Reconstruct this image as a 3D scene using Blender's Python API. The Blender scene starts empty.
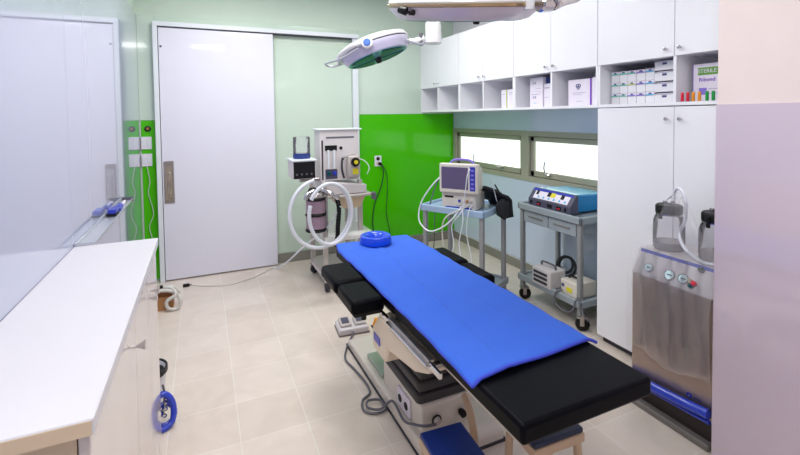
import bpy, bmesh, math, random
from math import sin, cos, pi, radians as R
from mathutils import Vector as V, Matrix

random.seed(7)
sc = bpy.context.scene
C = sc.collection

# ------------------------------------------------------------------ materials
def lin(c):
    out = []
    for v in c:
        v /= 255.0
        out.append(v/12.92 if v <= 0.04045 else ((v+0.055)/1.055)**2.4)
    return out + [1.0]

def mat(name, rgb, rough=0.5, metal=0.0, coat=0.0, vary=0.04, vscale=6.0, bump=0.0, bscale=40.0,
        emit=None, estr=0.0, trans=0.0, ior=1.5, alpha=1.0, sheen=0.0, crough=0.03, spec=0.5):
    m = bpy.data.materials.new(name); m.use_nodes = True
    nt = m.node_tree; b = nt.nodes['Principled BSDF']
    tc = nt.nodes.new('ShaderNodeTexCoord')
    nz = nt.nodes.new('ShaderNodeTexNoise'); nz.inputs['Scale'].default_value = vscale
    nz.inputs['Detail'].default_value = 3
    nt.links.new(tc.outputs['Object'], nz.inputs['Vector'])
    mx = nt.nodes.new('ShaderNodeMix'); mx.data_type = 'RGBA'
    c = lin(rgb)
    mx.inputs[6].default_value = [max(0, v*(1-vary)) for v in c[:3]] + [1]
    mx.inputs[7].default_value = [min(1, v*(1+vary)) for v in c[:3]] + [1]
    nt.links.new(nz.outputs['Fac'], mx.inputs[0])
    nt.links.new(mx.outputs[2], b.inputs['Base Color'])
    b.inputs['Roughness'].default_value = rough
    b.inputs['Metallic'].default_value = metal
    b.inputs['Coat Weight'].default_value = coat
    b.inputs['Specular IOR Level'].default_value = spec
    b.inputs['Coat Roughness'].default_value = crough
    b.inputs['IOR'].default_value = ior
    b.inputs['Alpha'].default_value = alpha
    b.inputs['Transmission Weight'].default_value = trans
    b.inputs['Sheen Weight'].default_value = sheen
    if emit:
        b.inputs['Emission Color'].default_value = lin(emit)
        b.inputs['Emission Strength'].default_value = estr
    if bump:
        n2 = nt.nodes.new('ShaderNodeTexNoise'); n2.inputs['Scale'].default_value = bscale
        n2.inputs['Detail'].default_value = 4
        nt.links.new(tc.outputs['Object'], n2.inputs['Vector'])
        bp = nt.nodes.new('ShaderNodeBump'); bp.inputs['Strength'].default_value = bump
        bp.inputs['Distance'].default_value = 0.01
        nt.links.new(n2.outputs['Fac'], bp.inputs['Height'])
        nt.links.new(bp.outputs['Normal'], b.inputs['Normal'])
    return m

def tile_mat():
    m = bpy.data.materials.new('floor_tiles'); m.use_nodes = True
    nt = m.node_tree; b = nt.nodes['Principled BSDF']; L = nt.links.new
    tc = nt.nodes.new('ShaderNodeTexCoord'); mp = nt.nodes.new('ShaderNodeMapping')
    mp.inputs['Location'].default_value = (-0.125+3.0, -2.045+3.0, 0)
    L(tc.outputs['Object'], mp.inputs['Vector'])
    br = nt.nodes.new('ShaderNodeTexBrick')
    br.offset = 0; br.squash = 1
    br.inputs['Scale'].default_value = 1.0
    br.inputs['Brick Width'].default_value = 0.3
    br.inputs['Row Height'].default_value = 0.3
    br.inputs['Mortar Size'].default_value = 0.0028
    br.inputs['Mortar Smooth'].default_value = 0.2
    br.inputs['Bias'].default_value = 0.0
    br.inputs['Color1'].default_value = lin((222, 209, 197))
    br.inputs['Color2'].default_value = lin((229, 217, 207))
    br.inputs['Mortar'].default_value = lin((234, 228, 219))
    L(mp.outputs['Vector'], br.inputs['Vector'])
    nz = nt.nodes.new('ShaderNodeTexNoise'); nz.inputs['Scale'].default_value = 5
    nz.inputs['Detail'].default_value = 6; nz.inputs['Distortion'].default_value = 1.2
    L(tc.outputs['Object'], nz.inputs['Vector'])
    rp = nt.nodes.new('ShaderNodeValToRGB')
    rp.color_ramp.elements[0].position = .3; rp.color_ramp.elements[0].color = (.86, .85, .84, 1)
    rp.color_ramp.elements[1].position = .7; rp.color_ramp.elements[1].color = (1, 1, 1, 1)
    L(nz.outputs['Fac'], rp.inputs['Fac'])
    mx = nt.nodes.new('ShaderNodeMix'); mx.data_type = 'RGBA'; mx.blend_type = 'MULTIPLY'
    mx.inputs[0].default_value = .7
    L(br.outputs['Color'], mx.inputs[6]); L(rp.outputs['Color'], mx.inputs[7])
    L(mx.outputs[2], b.inputs['Base Color'])
    b.inputs['Roughness'].default_value = .32
    b.inputs['Coat Weight'].default_value = .12
    bp = nt.nodes.new('ShaderNodeBump'); bp.inputs['Strength'].default_value = .25
    bp.inputs['Distance'].default_value = .003; bp.invert = True
    L(br.outputs['Fac'], bp.inputs['Height']); L(bp.outputs['Normal'], b.inputs['Normal'])
    return m

def film_mat(name, rgb, op=0.12):
    m = bpy.data.materials.new(name); m.use_nodes = True
    nt = m.node_tree; L = nt.links.new
    for n in list(nt.nodes): nt.nodes.remove(n)
    out = nt.nodes.new('ShaderNodeOutputMaterial')
    tr = nt.nodes.new('ShaderNodeBsdfTransparent')
    gl = nt.nodes.new('ShaderNodeBsdfGlossy'); gl.inputs['Roughness'].default_value = .12
    df = nt.nodes.new('ShaderNodeBsdfDiffuse'); df.inputs['Color'].default_value = lin(rgb)
    m1 = nt.nodes.new('ShaderNodeMixShader'); m1.inputs[0].default_value = op
    m2 = nt.nodes.new('ShaderNodeMixShader')
    fr = nt.nodes.new('ShaderNodeFresnel'); fr.inputs['IOR'].default_value = 1.45
    tc = nt.nodes.new('ShaderNodeTexCoord'); nz = nt.nodes.new('ShaderNodeTexNoise')
    nz.inputs['Scale'].default_value = 6; nz.inputs['Distortion'].default_value = 1.2
    L(tc.outputs['Object'], nz.inputs['Vector'])
    bp = nt.nodes.new('ShaderNodeBump'); bp.inputs['Strength'].default_value = .4; bp.inputs['Distance'].default_value = .04
    L(nz.outputs['Fac'], bp.inputs['Height'])
    L(bp.outputs['Normal'], gl.inputs['Normal']); L(bp.outputs['Normal'], fr.inputs['Normal'])
    L(tr.outputs[0], m1.inputs[1]); L(df.outputs[0], m1.inputs[2])
    L(fr.outputs[0], m2.inputs[0]); L(m1.outputs[0], m2.inputs[1]); L(gl.outputs[0], m2.inputs[2])
    L(m2.outputs[0], out.inputs['Surface'])
    return m

T = {}
T['tiles'] = tile_mat()
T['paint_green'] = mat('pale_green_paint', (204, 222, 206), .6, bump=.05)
T['glass_pale'] = mat('pale_green_glass', (204, 223, 208), .12, coat=.6, vary=.01)
T['glass_green'] = mat('vivid_green_glass', (72, 192, 0), .12, spec=.35, coat=.0, vary=.01)
T['glass_white'] = mat('white_glass', (172, 178, 204), .10, coat=1, vary=.01, ior=1.6)
T['glass_blue'] = mat('pale_blue_glass', (204, 217, 240), .10, coat=.8, vary=.01)
T['glass_lilac'] = mat('lilac_glass', (214, 198, 212), .10, coat=.8, vary=.01)
T['paint_white'] = mat('white_paint', (232, 232, 236), .6)
T['paint_rose'] = mat('warm_white_paint', (238, 222, 218), .55)
T['ceiling'] = mat('ceiling_paint', (240, 240, 240), .8)
T['skirting'] = mat('grey_skirting', (136, 134, 126), .5, vary=.12, vscale=20)
T['white_lam'] = mat('white_laminate', (243, 244, 250), .35, coat=.1, vary=.01)
T['white_gloss'] = mat('white_gloss_laminate', (226, 216, 214), .10, coat=.25, vary=.01, ior=1.42)
T['counter'] = mat('white_worktop', (214, 212, 219), .35, vary=.01)
T['edge_beige'] = mat('beige_edging', (222, 200, 172), .5, vary=.05)
T['door'] = mat('white_door', (226, 226, 240), .35, coat=.2, vary=.01)
T['frame_w'] = mat('white_frame', (226, 232, 238), .35, vary=.01)
T['seam'] = mat('dark_gap', (70, 70, 76), .8)
T['steel'] = mat('brushed_steel', (176, 170, 168), .28, metal=1, vary=.06, vscale=30, bump=.05, bscale=90)
T['steel_warm'] = mat('stainless_body', (186, 168, 158), .34, metal=.85, vary=.08, vscale=12)
T['chrome'] = mat('chrome', (205, 203, 205), .12, metal=1)
T['alu'] = mat('anodised_aluminium', (172, 171, 154), .45, metal=.1, vary=.03)
T['alu_light'] = mat('light_aluminium', (196, 200, 210), .3, metal=.5)
T['pane'] = mat('frosted_daylit_pane', (240, 248, 240), .4, emit=(238, 250, 240), estr=1.25)
T['black_vinyl'] = mat('black_vinyl', (5, 6, 11), .42, spec=.08, vary=.1, bump=.03, bscale=60)
T['black'] = mat('black_plastic', (14, 14, 18), .45, spec=.3)
T['rubber'] = mat('dark_rubber', (52, 52, 60), .6, bump=.1)
T['bellows'] = mat('bellows_rubber', (62, 60, 62), .55, vary=.1)
T['towel'] = mat('blue_towel', (54, 104, 216), .9, vary=.05, vscale=4, bump=.25, bscale=160)
T['hem'] = mat('towel_hem', (60, 76, 204), .85, vary=.05, bump=.2, bscale=160)
T['gel'] = mat('blue_gel', (4, 70, 214), .22, coat=.4)
T['beige_gel'] = mat('beige_casing', (224, 208, 186), .35, coat=.2)
T['base_w'] = mat('cream_fibreglass', (226, 219, 208), .3, coat=.3, vary=.03)
T['machine'] = mat('light_grey_machine', (214, 208, 210), .35, vary=.02)
T['machine2'] = mat('warm_grey_machine', (190, 182, 178), .4, vary=.03)
T['hose'] = mat('white_corrugated_hose', (226, 230, 240), .35, coat=.3)
T['clear'] = mat('clear_plastic', (238, 244, 246), .05, trans=.92, ior=1.25)
T['jar'] = film_mat('clear_jar_plastic', (226, 222, 236), .12)
T['film'] = film_mat('clear_plastic_film', (240, 234, 242), .15)
T['pinkish'] = mat('lilac_granules', (158, 132, 150), .6, vary=.25, vscale=80)
T['grey_cart'] = mat('grey_trolley_plastic', (150, 160, 168), .45, vary=.04)
T['grey_leg'] = mat('grey_trolley_leg', (152, 154, 156), .4, metal=.2, vary=.04)
T['tray_blue'] = mat('blue_grey_tray', (158, 184, 212), .35, vary=.03)
T['crt'] = mat('monitor_casing', (220, 214, 204), .4, vary=.02)
T['screen'] = mat('dark_violet_screen', (96, 84, 120), .12, coat=.8, vary=.1)
T['blue_panel'] = mat('royal_blue_plastic', (40, 58, 180), .3)
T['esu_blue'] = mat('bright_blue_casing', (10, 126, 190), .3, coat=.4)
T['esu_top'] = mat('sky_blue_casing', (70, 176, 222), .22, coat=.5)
T['esu_grey'] = mat('slate_panel', (76, 76, 98), .4)
T['yellow'] = mat('yellow_sticker', (226, 214, 40), .5)
T['orange'] = mat('orange_plastic', (232, 150, 30), .4)
T['red'] = mat('red_plastic', (214, 26, 62), .35)
T['green'] = mat('green_plastic', (0, 150, 62), .35)
T['purple'] = mat('purple_print', (124, 44, 190), .5)
T['ink'] = mat('dark_print', (74, 76, 128), .6)
T['ink_grey'] = mat('grey_print', (168, 168, 190), .6)
T['label_teal'] = mat('teal_label', (90, 200, 170), .5)
T['label_blue'] = mat('blue_label', (70, 180, 226), .5)
T['label_violet'] = mat('violet_label', (140, 120, 214), .5)
T['label_lime'] = mat('lime_label', (190, 210, 90), .5)
T['label_green'] = mat('green_label', (104, 160, 66), .5)
T['carton'] = mat('white_carton', (232, 226, 240), .55, vary=.02)
T['carton_blue'] = mat('navy_carton', (36, 58, 128), .5)
T['bin'] = mat('translucent_white_bin', (232, 232, 238), .3, vary=.03)
T['brown'] = mat('brown_cardboard', (172, 122, 78), .7, vary=.12, vscale=20)
T['cord_white'] = mat('off_white_cable', (206, 204, 198), .4)
T['cord_grey'] = mat('grey_cable', (98, 98, 108), .4)
T['cord_dark'] = mat('dark_green_cable', (30, 66, 40), .5)
T['lamp_w'] = mat('white_lamp_enamel', (240, 240, 240), .25, coat=.5)
T['lamp_l'] = mat('lilac_lamp_shell', (206, 202, 228), .3, coat=.4)
T['lamp_warm'] = mat('pearl_lamp_shell', (214, 202, 212), .3, coat=.4)
T['lens_g'] = mat('dark_green_lens', (0, 74, 82), .3, spec=.2, vary=.5, vscale=9)
T['lens_b'] = mat('teal_lens', (120, 178, 190), .2, coat=.2, vary=.2)
T['brass'] = mat('bronze_band', (190, 164, 122), .22, metal=.9)
T['blue_cap'] = mat('blue_cap', (72, 120, 220), .3)
T['stool_blue'] = mat('blue_rubber_tread', (10, 46, 128), .45, vary=.1, bump=.3, bscale=200)
T['stool_navy'] = mat('navy_rubber_tread', (12, 30, 64), .45, vary=.1, bump=.3, bscale=200)
T['frame_beige'] = mat('beige_tube', (198, 170, 140), .3, coat=.3)
T['sage'] = mat('sage_green_panel', (150, 164, 148), .25, coat=.3)
T['cuff'] = mat('black_nylon', (26, 28, 38), .8, bump=.3, bscale=90)
T['lampglow'] = mat('ceiling_diffuser', (255, 255, 255), .5, emit=(255, 252, 248), estr=2.0)
T['bluebag'] = mat('blue_bag', (38, 66, 200), .3, coat=.4)
T['dark_base'] = mat('dark_brown_base', (44, 34, 34), .5)
T['gauge'] = mat('pale_gauge_face', (206, 232, 238), .2, coat=.6)
T['plinth'] = mat('plinth', (120, 114, 112), .6)

# ------------------------------------------------------------------ geometry helpers
def catmull(pts, n=8, closed=False):
    P = [V(p) for p in pts]
    if len(P) < 3 and not closed: return P
    out = []
    m = len(P)
    rng = range(m) if closed else range(m-1)
    for i in rng:
        if closed: p0, p1, p2, p3 = P[(i-1) % m], P[i], P[(i+1) % m], P[(i+2) % m]
        else: p0, p1, p2, p3 = P[max(i-1, 0)], P[i], P[i+1], P[min(i+2, m-1)]
        for k in range(n):
            t = k/n
            out.append(.5*((2*p1)+(-p0+p2)*t+(2*p0-5*p1+4*p2-p3)*t*t+(-p0+3*p1-3*p2+p3)*t**3))
    if not closed: out.append(P[-1])
    return out

class MB:
    def __init__(s, off=(0, 0, 0)):
        s.bm = bmesh.new(); s.off = V(off)
    def _new(s, verts, faces, smooth=False, M=None):
        vs = [s.bm.verts.new((M @ V(v) if M else V(v)) - s.off) for v in verts]
        fs = []
        for f in faces:
            try:
                fc = s.bm.faces.new([vs[i] for i in f]); fc.smooth = smooth; fs.append(fc)
            except ValueError: pass
        return vs, fs
    def box(s, x0, x1, y0, y1, z0, z1, bev=0.0, seg=2, M=None):
        vs, fs = s._new([(x0,y0,z0),(x1,y0,z0),(x1,y1,z0),(x0,y1,z0),(x0,y0,z1),(x1,y0,z1),(x1,y1,z1),(x0,y1,z1)],
               [(0,3,2,1),(4,5,6,7),(0,1,5,4),(1,2,6,5),(2,3,7,6),(3,0,4,7)], M=M)
        if bev:
            es = list({e for f in fs for e in f.edges})
            r = bmesh.ops.bevel(s.bm, geom=es, offset=bev, segments=seg, affect='EDGES', profile=.5)
            if seg > 1:
                for f in r['faces']: f.smooth = True
        return s
    def prism(s, poly, axis, a, b, bev=0.0, seg=2, M=None):
        # poly: 2D points in the two other axes; extruded along axis from a to b
        def p3(p, t):
            if axis == 'x': return (t, p[0], p[1])
            if axis == 'y': return (p[0], t, p[1])
            return (p[0], p[1], t)
        n = len(poly)
        vs = [p3(p, a) for p in poly]+[p3(p, b) for p in poly]
        fs = [tuple(range(n)), tuple(range(2*n-1, n-1, -1))]+[(i, i+n, (i+1) % n+n, (i+1) % n) for i in range(n)]
        _, F = s._new(vs, fs, M=M)
        bmesh.ops.recalc_face_normals(s.bm, faces=F)
        if bev:
            es = list({e for f in F for e in f.edges})
            r = bmesh.ops.bevel(s.bm, geom=es, offset=bev, segments=seg, affect='EDGES', profile=.5)
            for f in r['faces']: f.smooth = True
        return s
    def lathe(s, prof, c=(0, 0, 0), axis=(0, 0, 1), n=24, M=None, sx=1, sy=1):
        # prof: (radius, height) list
        q = V((0, 0, 1)).rotation_difference(V(axis).normalized()).to_matrix()
        vs, fs = [], []
        for r, h in prof:
            for i in range(n):
                a = 2*pi*i/n
                vs.append(V(c)+q @ V((r*cos(a)*sx, r*sin(a)*sy, h)))
        k = len(prof)
        for j in range(k-1):
            for i in range(n):
                fs.append((j*n+i, j*n+(i+1) % n, (j+1)*n+(i+1) % n, (j+1)*n+i))
        if prof[0][0] > 1e-6: fs.append(tuple(range(n-1, -1, -1)))
        if prof[-1][0] > 1e-6: fs.append(tuple((k-1)*n+i for i in range(n)))
        _, F = s._new(vs, fs, True, M)
        for f in F:
            if len(f.verts) > 4: f.smooth = False
        uv = {v for f in F if f.is_valid for v in f.verts}
        bmesh.ops.remove_doubles(s.bm, verts=list(uv), dist=1e-5)
        bmesh.ops.recalc_face_normals(s.bm, faces=[f for f in F if f.is_valid])
        return s
    def cyl(s, p0, p1, r, r1=None, n=16, bev=0.0):
        p0, p1 = V(p0), V(p1); d = p1-p0; L = d.length
        r1 = r if r1 is None else r1
        pr = [(r, 0), (r1, L)] if not bev else [(r-bev, 0), (r, bev), (r1, L-bev), (r1-bev, L)]
        q = V((0, 0, 1)).rotation_difference(d.normalized()).to_matrix()
        vs, fs = [], []
        for rr, h in pr:
            for i in range(n):
                a = 2*pi*i/n
                vs.append(p0+q @ V((rr*cos(a), rr*sin(a), h)))
        k = len(pr)
        for j in range(k-1):
            for i in range(n): fs.append((j*n+i, j*n+(i+1) % n, (j+1)*n+(i+1) % n, (j+1)*n+i))
        _, F = s._new(vs, fs, True)
        vs2 = [v for v in _]
        s.bm.faces.new(vs2[:n][::-1]); s.bm.faces.new(vs2[-n:])
        return s
    def tube(s, pts, r, n=8, sub=8, smooth=True, closed=False, ring=None, raw=False):
        P = [V(p) for p in pts] if raw else catmull(pts, sub, closed)
        if ring:   # resample evenly and alternate the radius: corrugation
            Ls = [0]
            for a, b in zip(P, P[1:]): Ls.append(Ls[-1]+(b-a).length)
            tot = Ls[-1]; N = int(tot/ring); Q = []; j = 0
            for i in range(N+1):
                t = tot*i/N
                while j < len(P)-2 and Ls[j+1] < t: j += 1
                f = (t-Ls[j])/max(1e-9, Ls[j+1]-Ls[j]); Q.append(P[j].lerp(P[j+1], f))
            P = Q
        m = len(P); vs, fs = [], []
        t0 = (P[1]-P[0]).normalized()
        up = V((0, 0, 1)) if abs(t0.z) < .9 else V((1, 0, 0))
        nrm = t0.cross(up).normalized()
        for i, p in enumerate(P):
            if closed: t = (P[(i+1) % m]-P[i-1]).normalized()
            else: t = (P[min(i+1, m-1)]-P[max(i-1, 0)]).normalized()
            nrm = (nrm-t*nrm.dot(t)).normalized(); bi = t.cross(nrm)
            rr = r(i/(m-1)) if callable(r) else r
            if ring: rr *= (1.0 if i % 2 else .8)
            for k in range(n):
                a = 2*pi*k/n
                vs.append(p+nrm*rr*cos(a)+bi*rr*sin(a))
        for i in range(m if closed else m-1):
            for k in range(n):
                i2 = (i+1) % m
                fs.append((i*n+k, i*n+(k+1) % n, i2*n+(k+1) % n, i2*n+k))
        if not closed: fs += [tuple(range(n-1, -1, -1)), tuple((m-1)*n+k for k in range(n))]
        _, F = s._new(vs, fs, smooth)
        bmesh.ops.recalc_face_normals(s.bm, faces=F)
        return s
    def torus(s, c, R0, r, axis=(0, 0, 1), n=32, k=12, sz=1):
        q = V((0, 0, 1)).rotation_difference(V(axis).normalized()).to_matrix()
        vs = []; fs = []
        for i in range(n):
            a = 2*pi*i/n
            for j in range(k):
                b = 2*pi*j/k
                vs.append(V(c)+q @ V(((R0+r*cos(b))*cos(a), (R0+r*cos(b))*sin(a), r*sz*sin(b))))
        for i in range(n):
            for j in range(k):
                fs.append((i*k+j, ((i+1) % n)*k+j, ((i+1) % n)*k+(j+1) % k, i*k+(j+1) % k))
        s._new(vs, fs, True)
        return s
    def build(s, name, m, parent=None, loc=None, M=None):
        me = bpy.data.meshes.new(name); 
        s.bm.normal_update()
        for e in s.bm.edges:
            if len(e.link_faces) == 2 and e.link_faces[0].normal.dot(e.link_faces[1].normal) < .72: e.smooth = False
        s.bm.to_mesh(me); s.bm.free()
        me.materials.append(m if not isinstance(m, str) else T[m])
        o = bpy.data.objects.new(name, me); C.objects.link(o)
        if parent: o.parent = parent
        if loc is not None: o.location = loc
        if M is not None: o.matrix_local = M
        return o

def tag(o, label=None, cat=None, group=None, kind=None):
    if label: o['label'] = label
    if cat: o['category'] = cat
    if group: o['group'] = group
    if kind: o['kind'] = kind
    return o
def thing(name, label, cat, loc=(0, 0, 0), rz=0.0, group=None):
    o = bpy.data.objects.new(name, None); C.objects.link(o); o.empty_display_size = .05
    o.location = loc; o.rotation_euler = (0, 0, rz)
    return tag(o, label, cat, group)
def struct(name, mb, m):
    return tag(mb.build(name, m), kind='structure')
def solo(name, mb, m, label, cat, loc, group=None):
    o = mb.build(name, m, loc=loc); return tag(o, label, cat, group)
def lettering(name, text, size, m, parent, Mx, extr=.0004, align='CENTER'):
    cu = bpy.data.curves.new('t', 'FONT'); cu.body = text; cu.size = size; cu.extrude = extr
    cu.align_x = align; cu.align_y = 'CENTER'
    to = bpy.data.objects.new('t', cu); C.objects.link(to)
    dg = bpy.context.evaluated_depsgraph_get(); dg.update()
    me = bpy.data.meshes.new_from_object(to.evaluated_get(dg))
    bpy.data.objects.remove(to); bpy.data.curves.remove(cu)
    me.materials.clear(); me.materials.append(T[m]); me.name = name
    o = bpy.data.objects.new(name, me); C.objects.link(o); o.parent = parent; o.matrix_local = Mx
    return o
def frameM(o, x, y):   # matrix from origin, x axis and y axis
    x = V(x).normalized(); y = (V(y)-x*V(y).dot(x)).normalized(); z = x.cross(y)
    m = Matrix.Identity(4)
    for i in range(3): m[i][0] = x[i]; m[i][1] = y[i]; m[i][2] = z[i]; m[i][3] = o[i]
    return m
def copy_tree(o, parent=None):
    c = o.copy(); C.objects.link(c)
    if parent: c.parent = parent
    for ch in list(o.children): copy_tree(ch, c)
    return c

# ------------------------------------------------------------------ the room
XL, XR, YB, YF, ZC = -.49, 2.70, 4.45, -1.5, 2.75
GT = 1.47     # height of the coloured glass
GU = 2.36     # height of the upper glass
struct('floor', MB().box(XL-.15, XR+.15, YF-.15, YB+.15, -.1, 0), 'tiles')
struct('ceiling', MB().box(XL-.15, XR+.15, YF-.15, YB+.15, ZC, ZC+.1), 'ceiling')
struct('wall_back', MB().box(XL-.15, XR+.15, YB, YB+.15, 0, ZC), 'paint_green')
struct('wall_left', MB().box(XL-.15, XL-.008, YF, YB, 0, ZC), 'paint_green')
struct('wall_front', MB().box(XL-.15, XR+.15, YF-.15, YF, 0, ZC), 'paint_white')
WY0, WZ0, WZ1 = 1.75, .845, 1.30
w = MB()
w.box(XR, XR+.15, YF, YB, 0, WZ0); w.box(XR, XR+.15, YF, YB, WZ1, ZC)
w.box(XR, XR+.15, YF, WY0, WZ0, WZ1)
struct('wall_right', w, 'paint_white')
w = MB(); w.box(1.90, XR, YF, 1.092, 0, ZC)
struct('wall_partition', w, 'paint_rose')
# lilac back-painted glass on the partition
struct('trim_1', MB().box(1.893, 1.90, YF+.01, 1.094, .01, GT+.01, .001, 1), 'glass_lilac')
# left wall glass sheets
n = 2
for y0, y1 in ((-1.45, -.215), (-.213, .978), (.98, 2.17), (2.172, YB-.008)):
    struct('trim_%d' % n, MB().box(XL-.008, XL, y0, y1, .005, GU, .0008, 1), 'glass_white'); n += 1
# back wall glass
gb = YB-.007
struct('trim_6', MB().box(XL, -.355, gb, YB, GT-.03, GU, .001, 1), 'glass_pale')
struct('trim_7', MB().box(XL+.01, -.366, gb, YB, .02, GT-.032, .001, 1), 'glass_green')
struct('trim_8', MB().box(-.354, 1.525, gb, YB, 2.30, GU, .001, 1), 'glass_pale')
struct('trim_9', MB().box(1.527, XR-.002, gb, YB, GT+.002, GU, .001, 1), 'glass_pale')
struct('trim_10', MB().box(1.535, XR-.002, gb, YB, .10, GT, .001, 1), 'glass_green')
struct('trim_11', MB().box(.60, 1.45, gb, YB, .10, 2.165, .001, 1), 'glass_pale')
# right wall glass under and over the window
struct('trim_12', MB().box(XR-.006, XR, 1.5, YB-.008, .095, WZ0, .001, 1), 'glass_blue')
struct('trim_13', MB().box(XR-.006, XR, 1.5, YB-.008, WZ1, 1.50, .001, 1), 'glass_blue')
struct('baseboard_back', MB().box(.655, 1.455, YB-.014, YB, 0, .092, .003, 1).box(1.515, XR, YB-.014, YB, 0, .092, .003, 1), 'skirting')
struct('baseboard_right', MB().box(XR-.014, XR, 1.5, YB, 0, .082, .003, 1), 'skirting')

# door
d = bpy.data.objects.new('door_1', None); C.objects.link(d); d.location = (.16, 4.41, 0); tag(d, kind='structure')
o = V((.16, 4.41, 0))
MB(o).box(-.323, .65, 4.385, 4.425, .012, 2.25, .002, 1).build('door_leaf', 'door', d)
f = MB(o)
f.box(-.366, -.328, 4.375, YB, 0, 2.262, .002, 1)
f.box(-.366, 1.52, 4.375, YB, 2.262, 2.302, .002, 1)
f.box(1.455, 1.515, 4.40, YB, 0, 2.262, .002, 1)
f.build('door_frame', 'frame_w', d)
MB(o).box(-.36, 1.45, 4.378, 4.445, 2.252, 2.262).build('door_track', 'seam', d)
h = MB(o).box(-.312, -.232, 4.379, 4.387, .70, 1.075, .002, 1).build('handle_plate', 'steel', d); h['label'] = 'tall brushed steel pull plate'
pl = MB(o).box(-.283, -.259, 4.366, 4.382, .78, .98, .004, 2).box(-.30, -.245, 4.376, 4.380, .74, 1.03, .002, 1).build('handle_grip', 'chrome', h)
MB(o).lathe([(0, 0), (.009, .0), (.009, .006), (0, .006)], (-.305, 4.386, 2.085), (0, -1, 0), 10).build('latch', 'seam', d)

# windows (a long band of two awning windows under the wall cabinets)
def window(idx, y0, y1):
    r = bpy.data.objects.new('window_%d' % idx, None); C.objects.link(r); r.location = (XR+.05, (y0+y1)/2, WZ0)
    tag(r, kind='structure'); o = r.location.copy()
    a = .055
    f = MB(o)
    f.box(XR-.012, XR+.10, y0, y1, WZ1-.045, WZ1); f.box(XR-.012, XR+.10, y0, y1, WZ0, WZ0+.045)
    f.box(XR-.012, XR+.10, y0, y0+.04, WZ0+.045, WZ1-.045); f.box(XR-.012, XR+.10, y1-.06, y1, WZ0+.045, WZ1-.045)
    f.build('window_frame', 'alu', r)
    s = MB(o); b0, b1, c0, c1 = y0+.042, y1-.062, WZ0+.048, WZ1-.048
    s.box(XR+.015, XR+.06, b0, b1, c1-.045, c1, .004, 1); s.box(XR+.015, XR+.06, b0, b1, c0, c0+.05, .004, 1)
    s.box(XR+.015, XR+.06, b0, b0+.045, c0, c1, .004, 1); s.box(XR+.015, XR+.06, b1-.045, b1, c0, c1, .004, 1)
    s.build('sash', 'alu', r)
    MB(o).box(XR+.035, XR+.045, b0+.03, b1-.03, c0+.03, c1-.03).build('pane', 'pane', r)
    return r, o
r1, o1 = window(1, 3.20, YB-.005)
g = MB(o1).cyl((XR+.012, 3.54, .935), (XR-.012, 3.54, .935), .012, n=10).tube([(XR-.012, 3.54, .935), (XR-.03, 3.57, .94), (XR-.03, 3.60, .945)], .006).build('latch', 'steel', r1)
r2, o2 = window(2, 1.76, 3.20)
g = MB(o2).cyl((XR+.012, 2.90, .93), (XR-.012, 2.90, .93), .014, n=10).tube([(XR-.012, 2.88, .93), (XR-.03, 2.90, .935), (XR-.035, 2.915, .99), (XR-.03, 2.91, 1.04)], .007).build('window_handle', 'chrome', r2)

# ceiling lamps of the room
for i, (x, y) in enumerate(((.15, .1), (.2, 3.3), (1.35, 3.1), (.65, 1.7))):
    t = thing('ceiling_light', ['square flush ceiling light nearest the room entrance', 'square flush ceiling light in front of the sliding door',
              'square flush ceiling light near the window wall', 'square flush ceiling light over the foot of the operating table'][i], 'ceiling light', (x, y, ZC-.03), group='flush ceiling lights')
    f = MB(); f.box(-.31, .31, -.31, -.29, 0, .03); f.box(-.31, .31, .29, .31, 0, .03); f.box(-.31, -.29, -.29, .29, 0, .03); f.box(.29, .31, -.29, .29, 0, .03)
    f.build('light_frame', 'frame_w', t)
    MB().box(-.29, .29, -.29, .29, .008, .016).build('diffuser', 'lampglow', t)
    la = bpy.data.lights.new('ceiling_lamp', 'AREA'); la.shape = 'SQUARE'; la.size = .56; la.energy = (26, 17, 18, 20)[i]; la.color = (1, .985, .96)
    lo = bpy.data.objects.new('ceiling_lamp_bulb', la); C.objects.link(lo); lo.parent = t; lo.location = (0, 0, .004)

# ------------------------------------------------------------------ low cabinet on the left
t = thing('base_cabinet', 'low glossy white cupboard with three doors along the left wall', 'cabinet', (-.34, 1.54, 0)); o = V(t.location)
MB(o).box(-.485, -.215, .925, 2.16, .08, .897).build('carcass', 'edge_beige', t)['label'] = 'beige unfinished side facing the camera'
MB(o).box(-.485, -.25, .95, 2.15, 0, .08).build('plinth', 'plinth', t)
dr = []
for y0, y1, hy in ((.925, 1.495, 1.43), (1.498, 1.835, 1.80), (1.838, 2.165, 1.875)):
    q = MB(o).box(-.213, -.195, y0, y1, .06, .893, .0015, 1).build('door', 'white_gloss', t)
    MB(o).lathe([(.004, 0), (.004, .012), (.006, .018), (.013, .032), (.014, .035), (0, .035)], (-.196, hy, .805), (1, 0, 0), 16, sy=1.0).build('handle', 'chrome', q)
ct = MB((-.34, 1.54, .9)).box(-.489, -.185, .905, 2.18, .90, .93, .002, 1)
wt = solo('worktop', ct, 'counter', 'long white worktop lying on the low glossy cabinet', 'worktop', (-.34, 1.54, .9))
MB((-.34, 1.54, .9)).box(-.489, -.188, .9035, .9065, .901, .927).build('edge_band', 'edge_beige', wt)['label'] = 'beige edge strip at the near end'

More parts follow.
